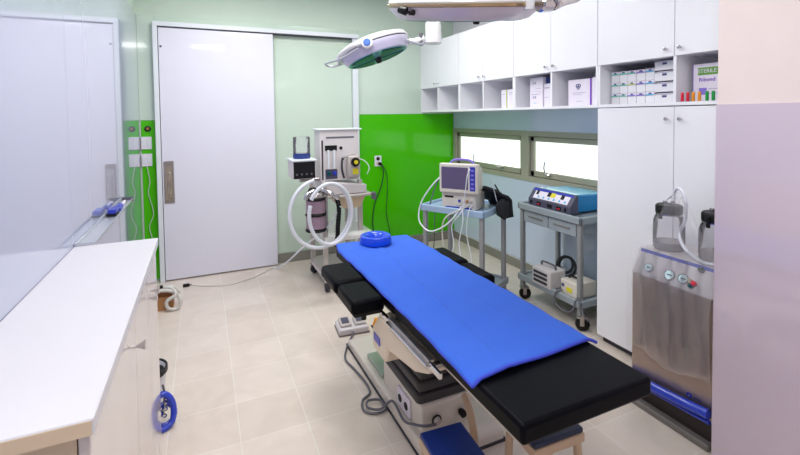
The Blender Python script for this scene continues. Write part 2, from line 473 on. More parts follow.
# pen tray on the left glass wall with markers and eraser
t = thing('pen_tray', 'long aluminium pen tray fixed to the white glass wall', 'tray', (-.46, 2.9, .91)); o = V(t.location)
MB(o).prism([(-.489, .915), (-.428, .915), (-.423, .93), (-.427, .931), (-.433, .921), (-.484, .921), (-.484, .94), (-.489, .94)], 'y', 2.19, 3.35, .001, 1).build('tray_channel', 'alu_light', t)
MB(o).box(-.49, -.42, 3.352, 3.36, .912, .942, .002, 1).build('end_cap', 'cord_grey', t)
MB(o).box(-.49, -.42, 2.182, 2.19, .912, .942, .002, 1).build('end_cap', 'alu_light', t)
mk = None
for i, (y, x, a, z) in enumerate(((3.03, -.447, .06, .931), (3.08, -.47, -.04, .931), (3.22, -.455, .03, .931))):
    lab = ['blue marker pen nearest the worktop in the wall tray', 'blue marker pen lying against the glass in the wall tray', 'white marker pen with dark cap farthest along the wall tray'][i]
    m = thing('marker_pen', lab, 'pen', (x, y, z), a, 'marker pens in the wall tray')
    MB().cyl((0, -.07, 0), (0, .035, 0), .0085, bev=.002).build('barrel', 'blue_panel' if i < 2 else 'carton', m)
    MB().cyl((0, .035, 0), (0, .075, 0), .0095, bev=.002).build('cap', 'blue_panel' if i < 2 else 'black', m)
m = thing('whiteboard_eraser', 'blue eraser block with black felt on the wall tray', 'eraser', (-.456, 2.86, .922))
MB().box(-.02, .02, -.05, .05, .0, .014, .002, 1).build('felt', 'black', m); MB().box(-.021, .021, -.052, .052, .014, .038, .006, 2).build('grip', 'blue_panel', m)

# sensor, switches on green strip, hanging cord
t = thing('wall_sensor', 'round dark sensor button above two white switch plates', 'sensor', (-.43, YB-.007, 1.365)); 
MB().lathe([(.026, 0), (.026, .006), (.02, .010), (0, .010)], (0, 0, 0), (0, -1, 0), 20).build('bezel', 'black', t)
MB().lathe([(.012, .010), (.010, .013), (0, .014)], (0, 0, 0), (0, -1, 0), 16).build('button', 'brown', t)
for z, lab in ((1.24, 'upper white switch plate on the narrow green strip'), (1.09, 'lower white switch plate on the narrow green strip')):
    t = thing('switch_plate', lab, 'switch', (-.44, YB-.007, z), group='switch plates beside the sliding door')
    MB().box(-.045, .038, -.010, 0, -.055, .055, .003, 2).build('plate', 'carton', t)
    for x in (-.022, .016): MB().box(x-.015, x+.015, -.014, -.009, -.03, .03, .002, 1).build('rocker', 'frame_w', t)
solo('hanging_cord', MB((-.43, 4.43, 1.05)).tube([(-.445, 4.428, 1.04), (-.425, 4.425, .9), (-.44, 4.43, .8), (-.405, 4.425, .62), (-.44, 4.43, .5), (-.42, 4.425, .38), (-.43, 4.43, .25)], .0035, 6), 'cord_white',
     'thin white cord hanging below the switch plates', 'cord', (-.43, 4.43, 1.05))

# box of hose in the corner, plug, floor cord
t = thing('cardboard_box', 'small open brown box in the corner beside the sliding door', 'box', (-.33, 3.80, 0)); o = V((0, 0, 0))
b = MB(); b.box(-.12, .10, -.07, -.062, 0, .10); b.box(-.12, .10, .062, .07, 0, .10); b.box(-.12, -.112, -.062, .062, 0, .10); b.box(.092, .10, -.062, .062, 0, .10); b.box(-.112, .092, -.062, .062, 0, .006)
b.build('box_body', 'brown', t)
t = thing('coiled_hose', 'off-white hose coiled over the brown cardboard box', 'hose', (-.30, 3.78, .1))
MB().tube([(-.13, -.06, .03), (-.05, -.06, .06), (.07, -.06, .04), (.12, -.075, -.03), (.10, -.085, -.085), (.04, -.088, -.075), (.03, -.085, -.02), (.09, -.08, .02), (.05, -.04, .065), (-.06, -.01, .055), (-.13, .02, .035)], .013, 10).build('hose_coil', 'cord_white', t)
MB().tube([(-.13, .03, .02), (-.03, .03, .05), (.06, .02, .05), (.10, .03, .0), (.085, .05, -.02), (.0, .04, .03), (-.1, .045, .025)], .012, 10).build('hose_coil', 'cord_white', t)
MB().cyl((-.06, -.05, .075), (0, -.03, .08), .012).build('connector', 'black', t)
t = thing('cable_plug', 'small black plug lying on the floor by the door', 'plug', (-.155, 4.18, .012))
MB().box(-.025, .025, -.012, .012, -.012, .014, .004, 2).build('plug_body', 'black', t)
MB().cyl((.024, 0, 0), (.042, 0, 0), .006, .004).build('strain_relief', 'black', t)
solo('floor_cord', MB((.2, 4.1, 0)).tube([(-.11, 4.18, .006), (.02, 4.10, .004), (.19, 4.055, .004), (.36, 4.12, .004), (.477, 4.21, .004), (.60, 4.33, .004), (.70, 4.38, .01)], .004, 6), 'cord_white',
     'thin white cord running from the black plug across the floor', 'cord', (.2, 4.1, 0))

# bin and blue item hanging beside low cabinet end
t = thing('waste_bin', 'round white bin with black liner beside the low cabinet end', 'bin', (-.292, 2.46, 0))
MB().lathe([(0, .0), (.085, .0), (.10, .20), (.104, .212), (.097, .212), (.09, .20), (.08, .012), (0, .012)], n=32).build('bin_body', 'bin', t)
MB().lathe([(.107, .196), (.107, .218), (.098, .220), (.09, .16), (.077, .03), (0, .03)], n=32).build('liner', 'black', t)
t = thing('blue_strap_coil', 'blue looped strap holding metal fittings beside the bin', 'strap', (-.196, 2.29, .0))
MB().tube([(0, -.02, .012), (.035, .0, .03), (.04, .02, .09), (.02, .02, .14), (-.01, .02, .155), (-.035, .01, .12), (-.04, 0, .06), (-.025, -.02, .02)], .014, 10, closed=True).build('strap_loop', 'bluebag', t)
MB().torus((.0, .03, .05), .045, .012, (.2, -1, .4), 20, 8).build('strap_ring', 'bluebag', t)
for k, p in enumerate(((-.01, .02, .07), (.012, .01, .085), (0, .02, .105), (.008, .0, .06))):
    MB().cyl(p, V(p)+V((.012*(-1)**k, -.01, .018)), .009, bev=.002, n=10).build('metal_fitting', 'chrome', t)
MB().tube([(0, .02, .11), (.005, .03, .15), (-.002, .02, .20)], .005, 8).build('cable_tail', 'cord_grey', t)

# ------------------------------------------------------------------ wall cabinets and tall cabinet
XC = 2.27; ZT, ZD, ZN = 2.235, 1.748, 1.487
def knob(parent, o, y, z):
    MB(o).lathe([(.004, 0), (.004, .012), (.009, .016), (.010, .022), (.007, .026), (0, .027)], (XC, y, z), (-1, 0, 0), 14).build('knob', 'chrome', parent)
units = [((4.445, 4.06, 3.64), 'white two-door wall cabinet at the far end by the green wall'),
         ((3.638, 3.245, 2.825), 'white two-door wall cabinet second from the far wall'),
         ((2.823, 2.415, 2.012), 'white two-door wall cabinet above the right window'),
         ((2.010, 1.52, 1.105), 'white two-door wall cabinet nearest the camera over the tall cupboard')]
for (ya, ym, yb), lab in units:
    t = thing('wall_cabinet', lab, 'cabinet', (2.48, ym, ZN), group='row of white wall cabinets'); o = V(t.location)
    b = MB(o); b.box(XC+.02, 2.692, yb, ya, ZD+.002, ZT, .001, 1)
    b.box(XC+.005, 2.692, yb, ya, ZN, ZN+.018, .001, 1)
    b.box(XC+.005, 2.692, yb, yb+.016, ZN+.018, ZD+.002); b.box(XC+.005, 2.692, ya-.016, ya, ZN+.018, ZD+.002)
    b.box(2.68, 2.692, yb+.016, ya-.016, ZN+.018, ZD+.002)
    b.build('carcass', 'white_lam', t)
    MB(o).box(XC+.005, 2.68, ym-.008, ym+.008, ZN+.018, ZD+.002).build('divider', 'white_lam', t)
    for y0, y1, ky in ((yb+.0015, ym-.0015, ym-.035), (ym+.0015, ya-.0015, ym+.04)):
        q = MB(o).box(XC, XC+.018, y0, y1, ZD, ZT, .001, 1).build('door', 'white_lam', t)
        knob(q, o, ky, ZD+.04)
t = thing('tall_cabinet', 'tall white two-door cupboard between trolley and suction machine', 'cabinet', (2.48, 1.56, 0)); o = V(t.location)
MB(o).box(XC+.02, 2.685, 1.106, 2.008, .05, ZN-.004).build('carcass', 'white_lam', t)
MB(o).box(XC+.035, 2.685, 1.11, 1.99, 0, .05).build('plinth', 'seam', t)  # dark colour carries the shadow of the toe recess
for y0, y1, ky in ((1.108, 1.517, 1.480), (1.520, 2.008, 1.553)):
    q = MB(o).box(XC, XC+.018, y0, y1, .045, ZN-.006, .001, 1).build('door', 'white_lam', t)
    knob(q, o, ky, ZN-.07)
t = thing('wall_hook', 'small chrome hook on the tall cupboard doors above the jars', 'hook', (XC-.002, 1.515, 1.0))
MB().lathe([(.012, 0), (.012, .003), (0, .004)], (0, 0, 0), (-1, 0, 0), 12).build('hook_plate', 'chrome', t)
MB().tube([(-.003, 0, 0), (-.02, 0, -.004), (-.024, 0, .012)], .0025, 6).build('hook_arm', 'chrome', t)

# contents of the niches
SH = ZN+.018
def carton(lab, x0, y0, y1, h, body='carton', z=SH, depth=.16, grp=None, extras=(), name='carton'):
    t = thing(name, lab, 'box', (x0+depth/2, (y0+y1)/2, z), group=grp)
    w = (y1-y0)/2
    MB().box(-depth/2, depth/2, -w, w, 0, h, .0012, 1).build('carton_body', body, t)
    F = -depth/2-.0006
    for (ya, yb, za, zb, m, nm) in extras:   # y fractions from far (left) edge, z fractions
        MB().box(F, F+.001, w-2*w*yb, w-2*w*ya, h*za, h*zb).build(nm, m, t)
    return t, w, h, F
def text_on(t, F, y, z, txt, size, m, nm='lettering'):
    lettering(nm, txt, size, m, t, frameM((F-.0004, y, z), (0, -1, 0), (0, 0, 1)))
t, w, h, F = carton('slim white carton with a yellow-green edge, left one in its niche', 2.35, 3.01, 3.085, .155, extras=((.86, 1, 0, 1, 'label_lime', 'edge_stripe'), (.2, .7, .75, .78, 'ink_grey', 'print')), grp='pair of slim cartons')
t, w, h, F = carton('slim white carton right against its yellow-green striped neighbour', 2.35, 2.90, 3.005, .155, extras=((.2, .8, .8, .83, 'ink_grey', 'print'), (.2, .6, .70, .72, 'ink_grey', 'print')), grp='pair of slim cartons')
t, w, h, F = carton('lower white carton with blue print in the stack beside the blue carton', 2.35, 2.585, 2.725, .118, extras=((.1, .8, .82, .84, 'ink', 'print'), (.25, .55, .25, .28, 'label_blue', 'print')), grp='stacked cartons with blue print')
text_on(t, F, .02, .075, '3-0', .030, 'ink')
t, w, h, F = carton('upper white carton with blue print in the stack beside the blue carton', 2.35, 2.585, 2.725, .105, z=SH+.119, extras=((.45, .9, .2, .23, 'ink_grey', 'print'),), grp='stacked cartons with blue print')
text_on(t, F, .02, .065, '3-0', .028, 'ink')
t, w, h, F = carton('white carton standing to the right of the blue-printed stack', 2.36, 2.488, 2.58, .172, extras=((.1, .6, .8, .83, 'ink', 'print'), (.1, .5, .4, .42, 'ink_grey', 'print')))
t, w, h, F = carton('navy blue carton lying on the white one right of the stack', 2.38, 2.47, 2.58, .05, z=SH+.173, body='carton_blue')
t, w, h, F = carton('navy blue carton at the back behind the printed stack', 2.53, 2.44, 2.76, .232, body='carton_blue', depth=.12)
t, w, h, F = carton('large white carton with a purple right edge and dark logo', 2.345, 2.125, 2.325, .178, extras=((.94, 1, 0, 1, 'purple', 'edge_stripe'), (.2, .75, .48, .5, 'ink_grey', 'print'), (.2, .6, .42, .435, 'ink_grey', 'print'), (.35, .65, .16, .175, 'ink_grey', 'print')))
MB().torus((F, .02, .135), .010, .003, (1, 0, 0), 16, 6).torus((F, .002, .135), .010, .003, (1, 0, 0), 16, 6).torus((F, .011, .122), .010, .003, (1, 0, 0), 16, 6).build('logo', 'ink', t)
t, w, h, F = carton('narrower white carton right of the purple-edged carton', 2.345, 2.034, 2.12, .182, extras=((.6, .9, .75, .8, 'ink', 'print'),))

# rows of little drawers with coloured labels: 3 rows x 5
dw = .0585
cols = [['label_teal', 'label_teal', 'label_teal', 'label_violet', 'label_blue'],
        ['label_teal', 'label_teal', 'label_lime', 'label_violet', 'label_blue'],
        ['label_teal', 'label_teal', 'label_violet', 'label_violet', 'label_blue']]
cname = {'label_teal': 'teal', 'label_violet': 'violet', 'label_blue': 'blue', 'label_lime': 'lime'}
rown = ['top', 'middle', 'bottom']; coln = ['first from the left', 'second from the left', 'third from the left', 'fourth from the left', 'fifth and rightmost']
proto = {}
for r in range(3):
    for c in range(5):
        y = 1.985-dw*(c+.5); z = SH+(2-r)*.067
        cm = cols[r][c]
        lab = '%s-labelled white suture box in the %s row, %s' % (cname[cm], rown[r], coln[c])
        if cm in proto:
            t = copy_tree(proto[cm]); t.location = (2.37, y, z); t['label'] = lab
        else:
            t = thing('suture_box', lab, 'box', (2.37, y, z), group='little labelled boxes in the niche')
            MB().box(-.01, .12, -dw/2+.001, dw/2-.001, 0, .045, .002, 1).build('box_body', 'bin', t)
            MB().box(-.012, .12, -dw/2+.001, dw/2-.001, .046, .066, .002, 1).build('box_lid', 'carton', t)
            MB().box(-.0135, -.0118, -dw/2+.006, dw/2-.004, .047, .0535).build('label_strip', cm, t)
            MB().box(-.0140, -.0118, -.010, .006, .053, .061).build('print', 'ink', t)
            proto[cm] = t
# stack of four open-fronted bins
proto_b = None
for k in range(4):
    lab = ['translucent white storage bin, lowest of the stack of four', 'translucent white storage bin, second from the bottom of four', 'translucent white storage bin, third from the bottom of four', 'translucent white storage bin topping the stack of four'][k]
    z = SH+k*.0605
    if proto_b is None:
        t = thing('storage_bin', lab, 'bin', (2.37, 1.625, z), group='stack of four white bins'); proto_b = t
        b = MB(); b.prism([(-.02, .0), (.13, 0), (.13, .057), (.0, .057), (-.02, .046)], 'y', -.06, -.057); b.prism([(-.02, .0), (.13, 0), (.13, .057), (.0, .057), (-.02, .046)], 'y', .057, .06)
        b.box(-.02, .13, -.057, .057, 0, .003); b.box(.127, .13, -.057, .057, .003, .057); b.box(-.023, -.018, -.06, .06, 0, .048, .002, 1)
        b.build('bin_shell', 'bin', t)
        MB().box(-.012, .12, -.055, .055, .004, .055, .002, 1).build('bin_filler', 'carton', t)  # white block added to make the bin interiors less dark
        MB().box(-.0245, -.0228, -.012, .014, .030, .042).build('print', 'ink', t)
        MB().box(-.026, -.017, -.061, .061, .046, .049, .001, 1).build('rim', 'ink_grey', t)
    else:
        t = copy_tree(proto_b); t.location = (2.37, 1.625, z); t['label'] = lab
# carton with lettering
t, w, h, F = carton('white carton with a green STERILE band and purple wording', 2.37, 1.33, 1.485, .195, extras=((.16, .92, .70, .90, 'label_green', 'green_band'), (.2, .45, .18, .36, 'label_violet', 'print_block'), (.5, .9, .32, .335, 'ink_grey', 'print'), (.5, .9, .20, .215, 'ink_grey', 'print'), (0, .02, 0, 1, 'label_violet', 'edge_line')))
text_on(t, F-.0006, .006, .156, 'STERILE', .027, 'carton')
text_on(t, F-.0004, .006, .112, 'Ribond', .028, 'purple')
for i, (y, m, nm) in enumerate(((1.484, 'red', 'leftmost red'), (1.456, 'red', 'second red'), (1.428, 'orange', 'left orange'), (1.398, 'orange', 'right orange'), (1.361, 'green', 'left green'), (1.332, 'green', 'rightmost green'))):
    t = thing('colour_clip', nm+' clip on the shelf edge below the lettered carton', 'clip', (2.282, y, SH+.001), group='row of six coloured clips')
    MB().box(-.004, .006, -.007, .007, .0, .048, .003, 2).build('clip_body', m, t)
    MB().box(-.006, -.003, -.004, .004, .012, .036, .001, 1).build('clip_ridge', m, t)

# ------------------------------------------------------------------ operating table
TX0, TX1, TY0, TY1, TZ = .692, 1.160, .830, 2.46, .692
t = thing('operating_table', 'long black padded operating table on a cream base', 'table', (.93, 1.9, 0)); o = V(t.location)
MB(o).box(TX0, TX1, TY0, 1.62, TZ-.056, TZ, .012, 3).build('mattress', 'black_vinyl', t)
MB(o).box(TX0, TX1, 1.625, TY1, TZ-.056, TZ, .012, 3).build('mattress', 'black_vinyl', t)
MB(o).box(TX0+.02, TX1-.02, TY0+.03, TY1-.03, TZ-.080, TZ-.0555, .003, 1).build('table_frame', 'steel', t)
for s, (xa, xb) in enumerate(((.543, .69), (1.165, 1.262))):
    q = MB(o).box(xa, xb, 1.70, 1.925, TZ-.068, TZ-.004, .018, 3).build('side_pad', 'black_vinyl', t)
    q = MB(o).box(xa-.008*(1-s), xb+.004*s, 1.93, 2.20, TZ-.062, TZ+.002, .022, 3).build('side_pad', 'black_vinyl', t)
    MB(o).box(xa+.015, xb-.012, 1.72, 2.20, TZ-.08, TZ-.066, .002, 1).build('pad_board', 'black', t)
MB(o).cyl((.62, 1.78, TZ-.12), (.62, 1.78, TZ-.078), .012).build('pad_post', 'black', t)
# base
MB(o).prism([(1.555, .0), (2.64, 0), (2.64, .03), (2.60, .055), (1.60, .07), (1.555, .05)], 'x', .805, 1.195, .012, 3).build('base_plate', 'base_w', t)
MB(o).box(.80, 1.20, 1.55, 2.645, 0, .012).build('base_gasket', 'rubber', t)
MB(o).box(.835, 1.0, 2.12, 2.36, .06, .082, .01, 3).build('sage_slab', 'sage', t)['label'] = 'sage green slab on the base'  # low sage green slab on the base plate
MB(o).box(.835, 1.10, 1.66, 2.10, .06, .19, .012, 3).build('pedestal', 'base_w', t)
# outlet on pedestal side
q = MB(o).box(.824, .836, 1.76, 1.90, .072, .158, .004, 2).build('power_socket', 'carton', t)
for z in (1.797, 1.863):
    MB(o).lathe([(.018, 0), (.018, .002), (0, .002)], (.8236, z, .115), (-1, 0, 0), 14).build('socket_hole', 'black', q)
# bellows
b = MB(o)
N = 7
for k in range(N):
    z0 = .185+k*.058
    x0, x1, y0, y1 = .825+.003*k, 1.10-.006*k, 1.675-.005*k, 2.08-.008*k
    vs = [(x0+.018, y0+.018, z0), (x1-.018, y0+.018, z0), (x1-.018, y1-.018, z0), (x0+.018, y1-.018, z0)]
    b.prism([(x0+.016, y0+.0), (x1-.016, y0), (x1, y0+.016), (x1, y1-.016), (x1-.016, y1), (x0+.016, y1), (x0, y1-.016), (x0, y0+.016)], 'z', z0, z0+.043, .012, 2)
    b.box(x0+.02, x1-.02, y0+.02, y1-.02, z0+.03, z0+.075)
b.build('bellows', 'bellows', t)
MB(o).box(.80, 1.08, 1.45, 2.1, .59, .612, .004, 1).build('head_plate', 'steel', t)
# side housing, rail
hs = MB(o).prism([(1.72, .608), (1.80, .52), (1.805, .455), (1.785, .43), (1.655, .428), (1.625, .495), (1.38, .538), (1.275, .585), (1.262, .61)], 'x', .665, .80, .012, 3).build('side_housing', 'beige_gel', t)
MB(o).box(.6625, .666, 1.705, 1.775, .475, .51, .001, 1).build('maker_badge', 'blue_panel', hs)
MB(o).box(.665, .69, 1.27, 1.62, .615, .638, .003, 1).build('rail_block', 'steel', t)
rl = MB(o).box(.668, .680, 1.20, 2.02, TZ-.084, TZ-.062, .002, 1).build('side_rail', 'chrome', t)
for y in (1.27, 1.62, 1.98): MB(o).cyl((.684, y, TZ-.075), (.712, y, TZ-.075), .010).build('rail_bolt', 'steel', rl)
MB(o).box(.656, .668, 1.27, 1.62, .612, .622, .002, 1).build('rail_clamp', 'chrome', rl)
MB(o).box(1.172, 1.184, 1.0, 1.66, TZ-.09, TZ-.062, .002, 1).build('side_rail', 'chrome', t)
# far column (head support)
MB(o).box(.87, 1.06, 2.0, 2.05, .55, .61, .004, 1).build('cross_member', 'steel', t)
# curved lever at near end of the pedestal
MB(o).tube([(1.0, 1.50, .07), (.985, 1.485, .15), (.98, 1.50, .22), (.99, 1.56, .26)], .016, 10).build('release_lever', 'frame_beige', t)
MB(o).lathe([(.012, 0), (.016, .01), (.016, .03), (0, .035)], (1.03, 1.659, .12), (0, -1, 0), 12).build('lever_knob', 'black', t)

# towel draped on the table
def towel():
    nx, ny = 60, 90
    P = []
    for j in range(ny+1):
        v = j/ny
        row = []
        for i in range(nx+1):
            u = i/nx
            y = 1.022+(2.475-1.022)*v
            skew = .012*sin(v*5)+.012*(1-v)
            xl = .676+(.010 if v > .35 else .010*v/.35)+.035*max(0, v-.93)/.07*.5
            xr = 1.192-.005*v-.03*max(0, v-.9)/.1
            x = xl+(xr-xl)*u
            z = TZ+.008
            # overhang
            if x < TX0+.01: z -= (TX0+.01-x)*.5
            if x > TX1-.006:
                ov = min(1, max(0, (v-.0)/.05))
                z -= (x-TX1+.006)*.55
            z += .0022*sin(22*x+9*y)+.0018*sin(37*y-14*x+1)+.0075*math.exp(-((x-.80-.12*v)/.009)**2)*(.3+.7*sin(pi*v))+.003*math.exp(-((y-1.25-.5*(x-.7))/.012)**2)*math.exp(-((x-.8)/.1)**2)+.003*math.exp(-((y-1.12+.3*(x-1.1))/.010)**2)*math.exp(-((x-1.05)/.1)**2)+.003*math.exp(-((y-2.2-.3*(x-.9))/.012)**2)*math.exp(-((x-.8)/.1)**2)
            z += .003*math.exp(-((x-1.03+.10*v)/.008)**2)*sin(pi*min(1, v*1.3))*.8
            y2 = y+(.002*sin(7*u)+.034*u)*(1-v)
            if v > .985: z -= 0
            row.append(V((x, y2, z)))
        P.append(row)
    return P
t = thing('blue_towel', 'bright blue cloth spread over the black operating table', 'cloth', (.93, 1.76, TZ)); o = V(t.location)
P = towel(); b = MB(o)
ny, nx = len(P), len(P[0])
b._new([p for r in P for p in r], [(j*nx+i, j*nx+i+1, (j+1)*nx+i+1, (j+1)*nx+i) for j in range(ny-1) for i in range(nx-1)], True)
sh = b.build('cloth_sheet', 'towel', t)
md = sh.modifiers.new('thick', 'SOLIDIFY'); md.thickness = .006; md.offset = 1
edge = [p+V((0, 0, .003)) for p in P[0]]
MB(o).tube([edge[i] for i in range(0, nx, 3)], .0055, 8, 3).build('folded_hem', 'hem', t)
side = [P[j][0]+V((0, 0, .002)) for j in range(0, ny, 3)]
MB(o).tube(side, .0045, 8, 2).build('folded_hem', 'hem', t)

# head ring
t = thing('head_ring', 'blue gel head ring resting on the far end of cloth', 'ring cushion', (.912, 2.385, TZ+.016))
b = MB(); b.lathe([(.045, .004), (.05, 0), (.098, 0), (.105, .006), (.107, .030), (.101, .048), (.088, .053), (.066, .046), (.052, .034), (.045, .018), (.045, .004)], n=40)
b.build('gel_ring', 'gel', t); t.scale = (.88, .88, 1)

# ------------------------------------------------------------------ step stools
def stool(label, loc, rz, w, l, h, m, arch):
    t = thing('step_stool', label, 'stool', loc, rz, 'beige-framed step stools')
    MB().box(-w/2, w/2, -l/2, l/2, h-.02, h, .006, 2).build('tread', m, t)
    MB().box(-w/2-.004, w/2+.004, -l/2-.004, l/2+.004, h-.052, h-.018, .006, 2).build('apron', 'frame_beige', t)
    for sx in (-1, 1):
        for sy in (-1, 1):
            x, y = sx*(w/2-.014), sy*(l/2-.014)
            lg = MB().tube([(x-sx*.05, y, h-.035), (x-sx*.01, y, h-.045), (x, y, h-.08), (x+sx*.006, y+sy*.012, .01)], .014, 10).build('leg', 'frame_beige', t)
            MB().lathe([(.015, 0), (.015, .02), (.012, .025), (0, .025)], (x+sx*.006, y+sy*.012, 0), n=12).build('rubber_foot', 'rubber', lg)
    return t
stool('blue-topped step stool low at the side of the operating table', (.818, 1.345, 0), R(-4), .18, .27, .225, 'stool_blue', 1)
stool('navy-topped step stool under the foot end of the operating table', (1.082, 1.19, 0), R(-2), .21, .17, .36, 'stool_navy', 1)

# ------------------------------------------------------------------ foot switch, cables
t = thing('foot_switch', 'white double foot switch on the floor beside the table', 'foot switch', (.90, 2.835, 0), R(-5)); 
MB().box(-.10, .10, -.085, .085, 0, .045, .012, 3).build('switch_base', 'machine', t)
MB().box(-.104, .104, -.089, .089, 0, .010, .003, 1).build('base_rim', 'plinth', t)
for x in (-.048, .05):
    p = MB().prism([(-.055, .045), (.045, .045), (.045, .075), (-.055, .060)], 'x', x-.038, x+.038, .006, 2).build('pedal', 'machine2', t)
    MB().prism([(-.035, .0625), (.025, .0715), (.025, .078), (-.035, .068)], 'x', x-.024, x+.024, .002, 1).build('pedal_pad', 'esu_grey', p)
solo('foot_switch_cable', MB((.75, 2.3, 0)).tube([(.885, 2.752, .02), (.85, 2.70, .008), (.79, 2.60, .008), (.745, 2.48, .008), (.76, 2.36, .008), (.775, 2.22, .008), (.765, 2.12, .008), (.71, 2.075, .008), (.69, 2.0, .008), (.735, 1.955, .008), (.79, 1.96, .012), (.785, 2.03, .016), (.73, 2.05, .016), (.71, 2.0, .018), (.755, 1.945, .03), (.80, 1.90, .085), (.79, 1.75, .09), (.80, 1.66, .125), (.83, 1.62, .135), (.88, 1.615, .13)], .006, 8), 'cord_grey',
     'grey cable looping from the foot switch onto the table base', 'cable', (.75, 2.3, 0))
t = thing('power_plug', 'grey plug with dark collar in the table pedestal', 'plug', (.90, 1.655, .125))
MB().cyl((0, .0, 0), (0, -.03, 0), .02, .014, bev=.003).build('plug_body', 'machine2', t); MB().torus((0, -.012, 0), .02, .004, (0, 1, 0), 18, 8).build('plug_collar', 'black', t)
t = thing('orange_pedal', 'small orange pedal on the floor behind the foot switch', 'pedal', (1.075, 2.76, 0))
MB().prism([(-.04, 0), (.04, 0), (.035, .05), (-.02, .062)], 'y', -.05, .05, .01, 3).build('pedal_body', 'orange', t); MB().box(-.045, .045, -.055, .055, 0, .008, .002, 1).build('pedal_base', 'rubber', t)

# ------------------------------------------------------------------ casters
def caster(parent, x, y, s=1.0, a=0.0, m='rubber'):
    c = MB().tube([(0, 0, .095*s), (.008*s, 0, .08*s), (.02*s, 0, .07*s)], .012*s, 8).box(-.004*s, .018*s, -.022*s, -.017*s, .030*s, .075*s, .003*s, 1).box(-.004*s, .018*s, .017*s, .022*s, .030*s, .075*s, .003*s, 1).box(-.018*s, .034*s, -.02*s, .02*s, .066*s, .078*s, .003*s, 1).build('caster', 'steel', parent)
    c.location = (x, y, 0); c.rotation_euler = (0, 0, a)
    MB().lathe([(0, -.015*s), (.012*s, -.015*s), (.026*s, -.013*s), (.034*s, -.010*s), (.036*s, 0), (.034*s, .010*s), (.026*s, .013*s), (.012*s, .015*s), (0, .015*s)], (.012*s, 0, .036*s), (0, 1, 0), 20).build('wheel', m, c)
    return c

def cart(label, loc, rz, w, l, h, drawers=False):
    # local frame: x 0..w, y 0..l
    t = thing('trolley', label, 'trolley', loc, rz, 'grey instrument trolleys')
    def slab(z, th, nm, m):
        b = MB(); b.box(-.012, w+.012, -.012, l+.012, z-th, z-.012, .008, 3)
        b.box(-.016, w+.016, -.016, .006, z-th, z+.006, .008, 3); b.box(-.016, w+.016, l-.006, l+.016, z-th, z+.006, .008, 3)
        b.box(-.016, .006, -.016, l+.016, z-th, z+.006, .008, 3); b.box(w-.006, w+.016, -.016, l+.016, z-th, z+.006, .008, 3)
        return b.build(nm, m, t)
    slab(h, .045, 'top_tray', 'grey_cart' if drawers else 'tray_blue'); slab(.20, .045, 'lower_shelf', 'grey_cart')
    for x in (.012, w-.012):
        for y in (.014, l-.014):
            MB().box(x-.016, x+.016, y-.016, y+.016, .10, h-.012, .006, 2).build('leg', 'grey_leg', t)
    for x, a in ((.012, R(200)), (w-.012, R(20))):
        for y in (.014, l-.014): caster(t, x, y, 1.3, -rz-R(36)+.3*y, 'black')
    if drawers:
        for y0, y1 in ((.04, l/2-.004), (l/2+.004, l-.04)):
            d = MB().box(.0, w-.04, y0, y1, h-.135, h-.048, .003, 1).build('drawer', 'grey_cart', t)
            MB().box(-.006, .002, y0+.05, y1-.05, h-.092, h-.082, .002, 1).build('drawer_pull', 'steel', d)
    return t
# monitor trolley (turned) and window trolley
A1 = math.atan2(.19, .35)
F1 = V((1.762, 2.525, 0))
cart('grey two-shelf trolley carrying the patient monitor', F1, A1, .385, .50, .775)
X2, Y2 = 2.262, 2.135
cart('grey trolley with two drawers under the right window', (X2, Y2, 0), 0, .385, .60, .76, True)

# monitor (front faces local -x of the trolley)
M1 = Matrix.Translation(F1) @ Matrix.Rotation(A1, 4, 'Z')
def on1(u, v, z): return M1 @ V((u, v, z))
t = thing('monitor_base_unit', 'cream module with sockets under the patient monitor', 'medical device', on1(.04, .075, .765), A1+R(7))
MB().box(0, .19, 0, .265, 0, .122, .008, 2).build('casing', 'crt', t)
MB().box(-.004, .004, .17, .24, .085, .098, .003, 1).build('slot', 'black', t)
MB().box(-.006, .004, .01, .15, .03, .105, .004, 1).build('module_panel', 'crt', t)
for k, (y, m) in enumerate(((.03, 'machine2'), (.06, 'brown'), (.09, 'machine'), (.12, 'blue_panel'))):
    MB().lathe([(.010, 0), (.010, .01), (.006, .014), (0, .014)], (-.005, y, .068), (-1, 0, 0), 12).build('connector', m, t)
MB().box(-.010, -.002, .03, .23, .006, .022, .003, 1).build('blue_strip', 'blue_panel', t)
t = thing('patient_monitor', 'cream patient monitor with a dark violet screen', 'monitor', on1(.012, .060, .889), A1+R(7))
t.scale = (.72, 1.04, 1.04)
MB().box(.0, .07, -.015, .270, 0, .205, .010, 3).build('bezel', 'crt', t)
MB().prism([(.07, .005), (.07, .20), (.21, .17), (.21, .015)], 'y', .0, .255, .012, 2).build('casing', 'crt', t)
MB().box(-.003, .004, .055, .253, .028, .182, .003, 1).build('screen', 'screen', t)
q = MB().box(-.004, .004, .003, .042, .022, .187, .003, 1).build('key_panel', 'blue_panel', t)
for k in range(5): MB().box(-.007, -.003, .012, .033, .034+k*.030, .048+k*.030, .002, 1).build('key', 'label_violet', q)
MB().tube([(.10, .03, .19), (.10, .06, .222), (.10, .13, .23), (.10, .19, .222), (.10, .22, .19)], .008, 10).build('carry_handle', 'label_violet', t)
MB().cyl((.13, .05, .17), (.13, .05, .27), .0035, n=8).build('antenna', 'cord_grey', t)

